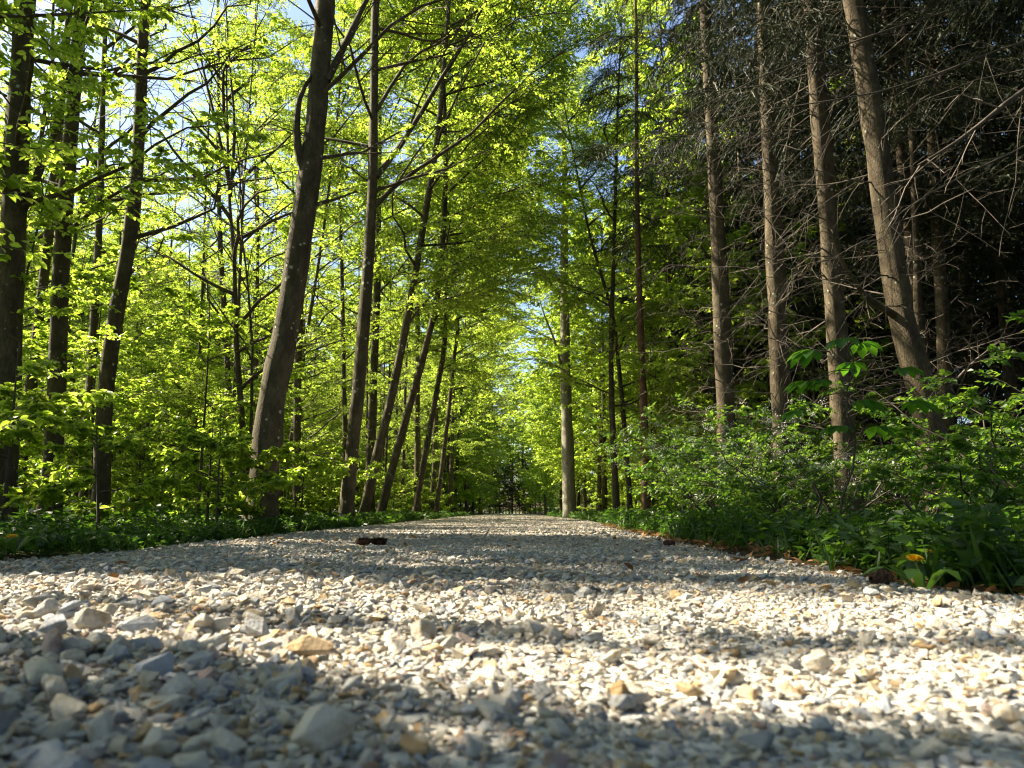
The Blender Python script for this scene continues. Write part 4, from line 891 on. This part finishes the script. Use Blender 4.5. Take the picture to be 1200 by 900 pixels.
# dandelions
def dandelion(label, px, py, Y, hr, seed, face=(0, -.35, 1)):
    rng = np.random.default_rng(seed); c = at(px, py, Y); g = float(gz(c[0], c[1])); b = np.array([c[0] + .02, c[1] + .01, g])
    root = thing('dandelion', label, 'flower', b)
    q = smooth_path([b, (b + c) / 2 + np.array([.01, 0, 0]), c], 6); m = MB(); m.add(*tubes(q[None], np.full((1, 6), .003), 5)); m.build('stem', STEMG, root)
    f = nrm(np.array(face)); n = 130
    a = rng.uniform(0, 6.283, n); k = np.linspace(.0, 1, n); x = nrm(np.cross(f, [1, .2, 0])); yv = np.cross(f, x)
    dirs = np.cos(a)[:, None] * x + np.sin(a)[:, None] * yv
    d = dirs * (.25 + .95 * k)[:, None] + f * (1.0 - .75 * k)[:, None]
    pos = c + dirs * (hr * .12 * k)[:, None]
    mb = MB(); mb.add(*leaves(pos, d, f + dirs * -.4, hr * (.55 + .5 * k), (np.array([[0, .05, 0], [.9, .11, .03], [1, 0, .02], [.9, -.11, .03], [0, -.05, 0]])[[0, 1, 3, 4]], np.array([[0, 3, 2, 1]]))))
    mb.build('flower_head', PETAL, root, smooth=False)
    for j in range(6):
        az = j * 1.05 + rng.normal(0, .2); L = rng.uniform(.1, .17); mb = MB()
        u = np.linspace(0, 1, 6); wd = np.array([.1, .5, .8, .6, 1., .0]) * .02
        cc = b + np.stack([np.cos(az) * u * L, np.sin(az) * u * L, .09 * np.sin(u * 2.4)], 1); s = np.array([-math.sin(az), math.cos(az), 0])
        V = np.concatenate([cc + s * wd[:, None], cc - s * wd[:, None]]); mb.add(V, [[i_, i_ + 1, i_ + 7, i_ + 6] for i_ in range(5)]); mb.build('leaf', HERB, root)
dandelion('open yellow dandelion on the shaded verge beside the gravel', 1072, 656, 2.24, .024, 1)
dandelion('small yellow dandelion among leaves just behind the open one', 1089, 647, 2.5, .012, 2)
dandelion('half-hidden yellow dandelion deeper in the dark weeds', 1123, 642, 2.75, .014, 3)
dandelion('yellow dandelion at the edge of the weeds below the beech saplings', 13, 631, 4.02, .034, 4)

# spruce cones
def cone(label, px, py, Y, L, r, az, seed, tilt=0.):
    rng = np.random.default_rng(seed); c = at(px, py, Y); c[2] = float(rz(c[0], c[1])) + r * .9 + .006
    root = thing('spruce_cone', label, 'cone', (c[0], c[1], c[2] - r))
    ax = nrm(np.array([math.cos(az), math.sin(az), tilt])); x = nrm(np.cross(ax, UP)); yv = np.cross(ax, x)
    u = np.linspace(-.5, .5, 10); R_ = r * .72 * np.sqrt(np.maximum(1 - (u * 1.9) ** 2, .02)); P = c + ax * (u * L)[:, None]
    m = MB(); m.add(*tubes(P[None], R_[None], 10)); m.build('core', CONE, root)
    n = 110; k = np.arange(n); a = k * 2.39996; t = (k + .5) / n - .5; rr = r * .6 * np.sqrt(np.maximum(1 - (t * 1.9) ** 2, .04))
    dirs = np.cos(a)[:, None] * x + np.sin(a)[:, None] * yv; pos = c + ax * (t * L)[:, None] + dirs * rr[:, None]
    m = MB(); m.add(*leaves(pos, dirs * .9 + ax * .6, dirs * -.6 + ax, np.full(n, r * .95) * rng.uniform(.7, 1.25, n), (np.array([[0, .45, 0], [.7, .5, .05], [1, 0, .1], [.7, -.5, .05], [0, -.45, 0]])[[0, 1, 2, 4]], np.array([[0, 2, 1], [0, 3, 2]])))); m.build('scales', CONE, root, smooth=False, kind='stuff')
cone('dark brown spruce cone lying on the gravel, first of a touching pair', 426, 636, 5.7, .12, .027, .1, 1)
cone('dark brown spruce cone touching the other, second of the pair on gravel', 443, 637, 5.72, .11, .025, -.2, 2)
cone('reddish brown cone at the gravel edge below the dandelions', 1028, 674, 2.55, .055, .026, .4, 3)
cone('small dark cone on the gravel near the blossom bush verge', 783, 640, 5.4, .07, .022, .2, 4)

for o in list(bpy.data.objects):
    if '_o' in o: del o['_o']
tri = sum(sum(len(p.vertices) - 2 for p in []) for _ in [0])
print('objects', len(bpy.data.objects), 'tris', sum(len(me.loops) - 2 * len(me.polygons) for me in bpy.data.meshes))
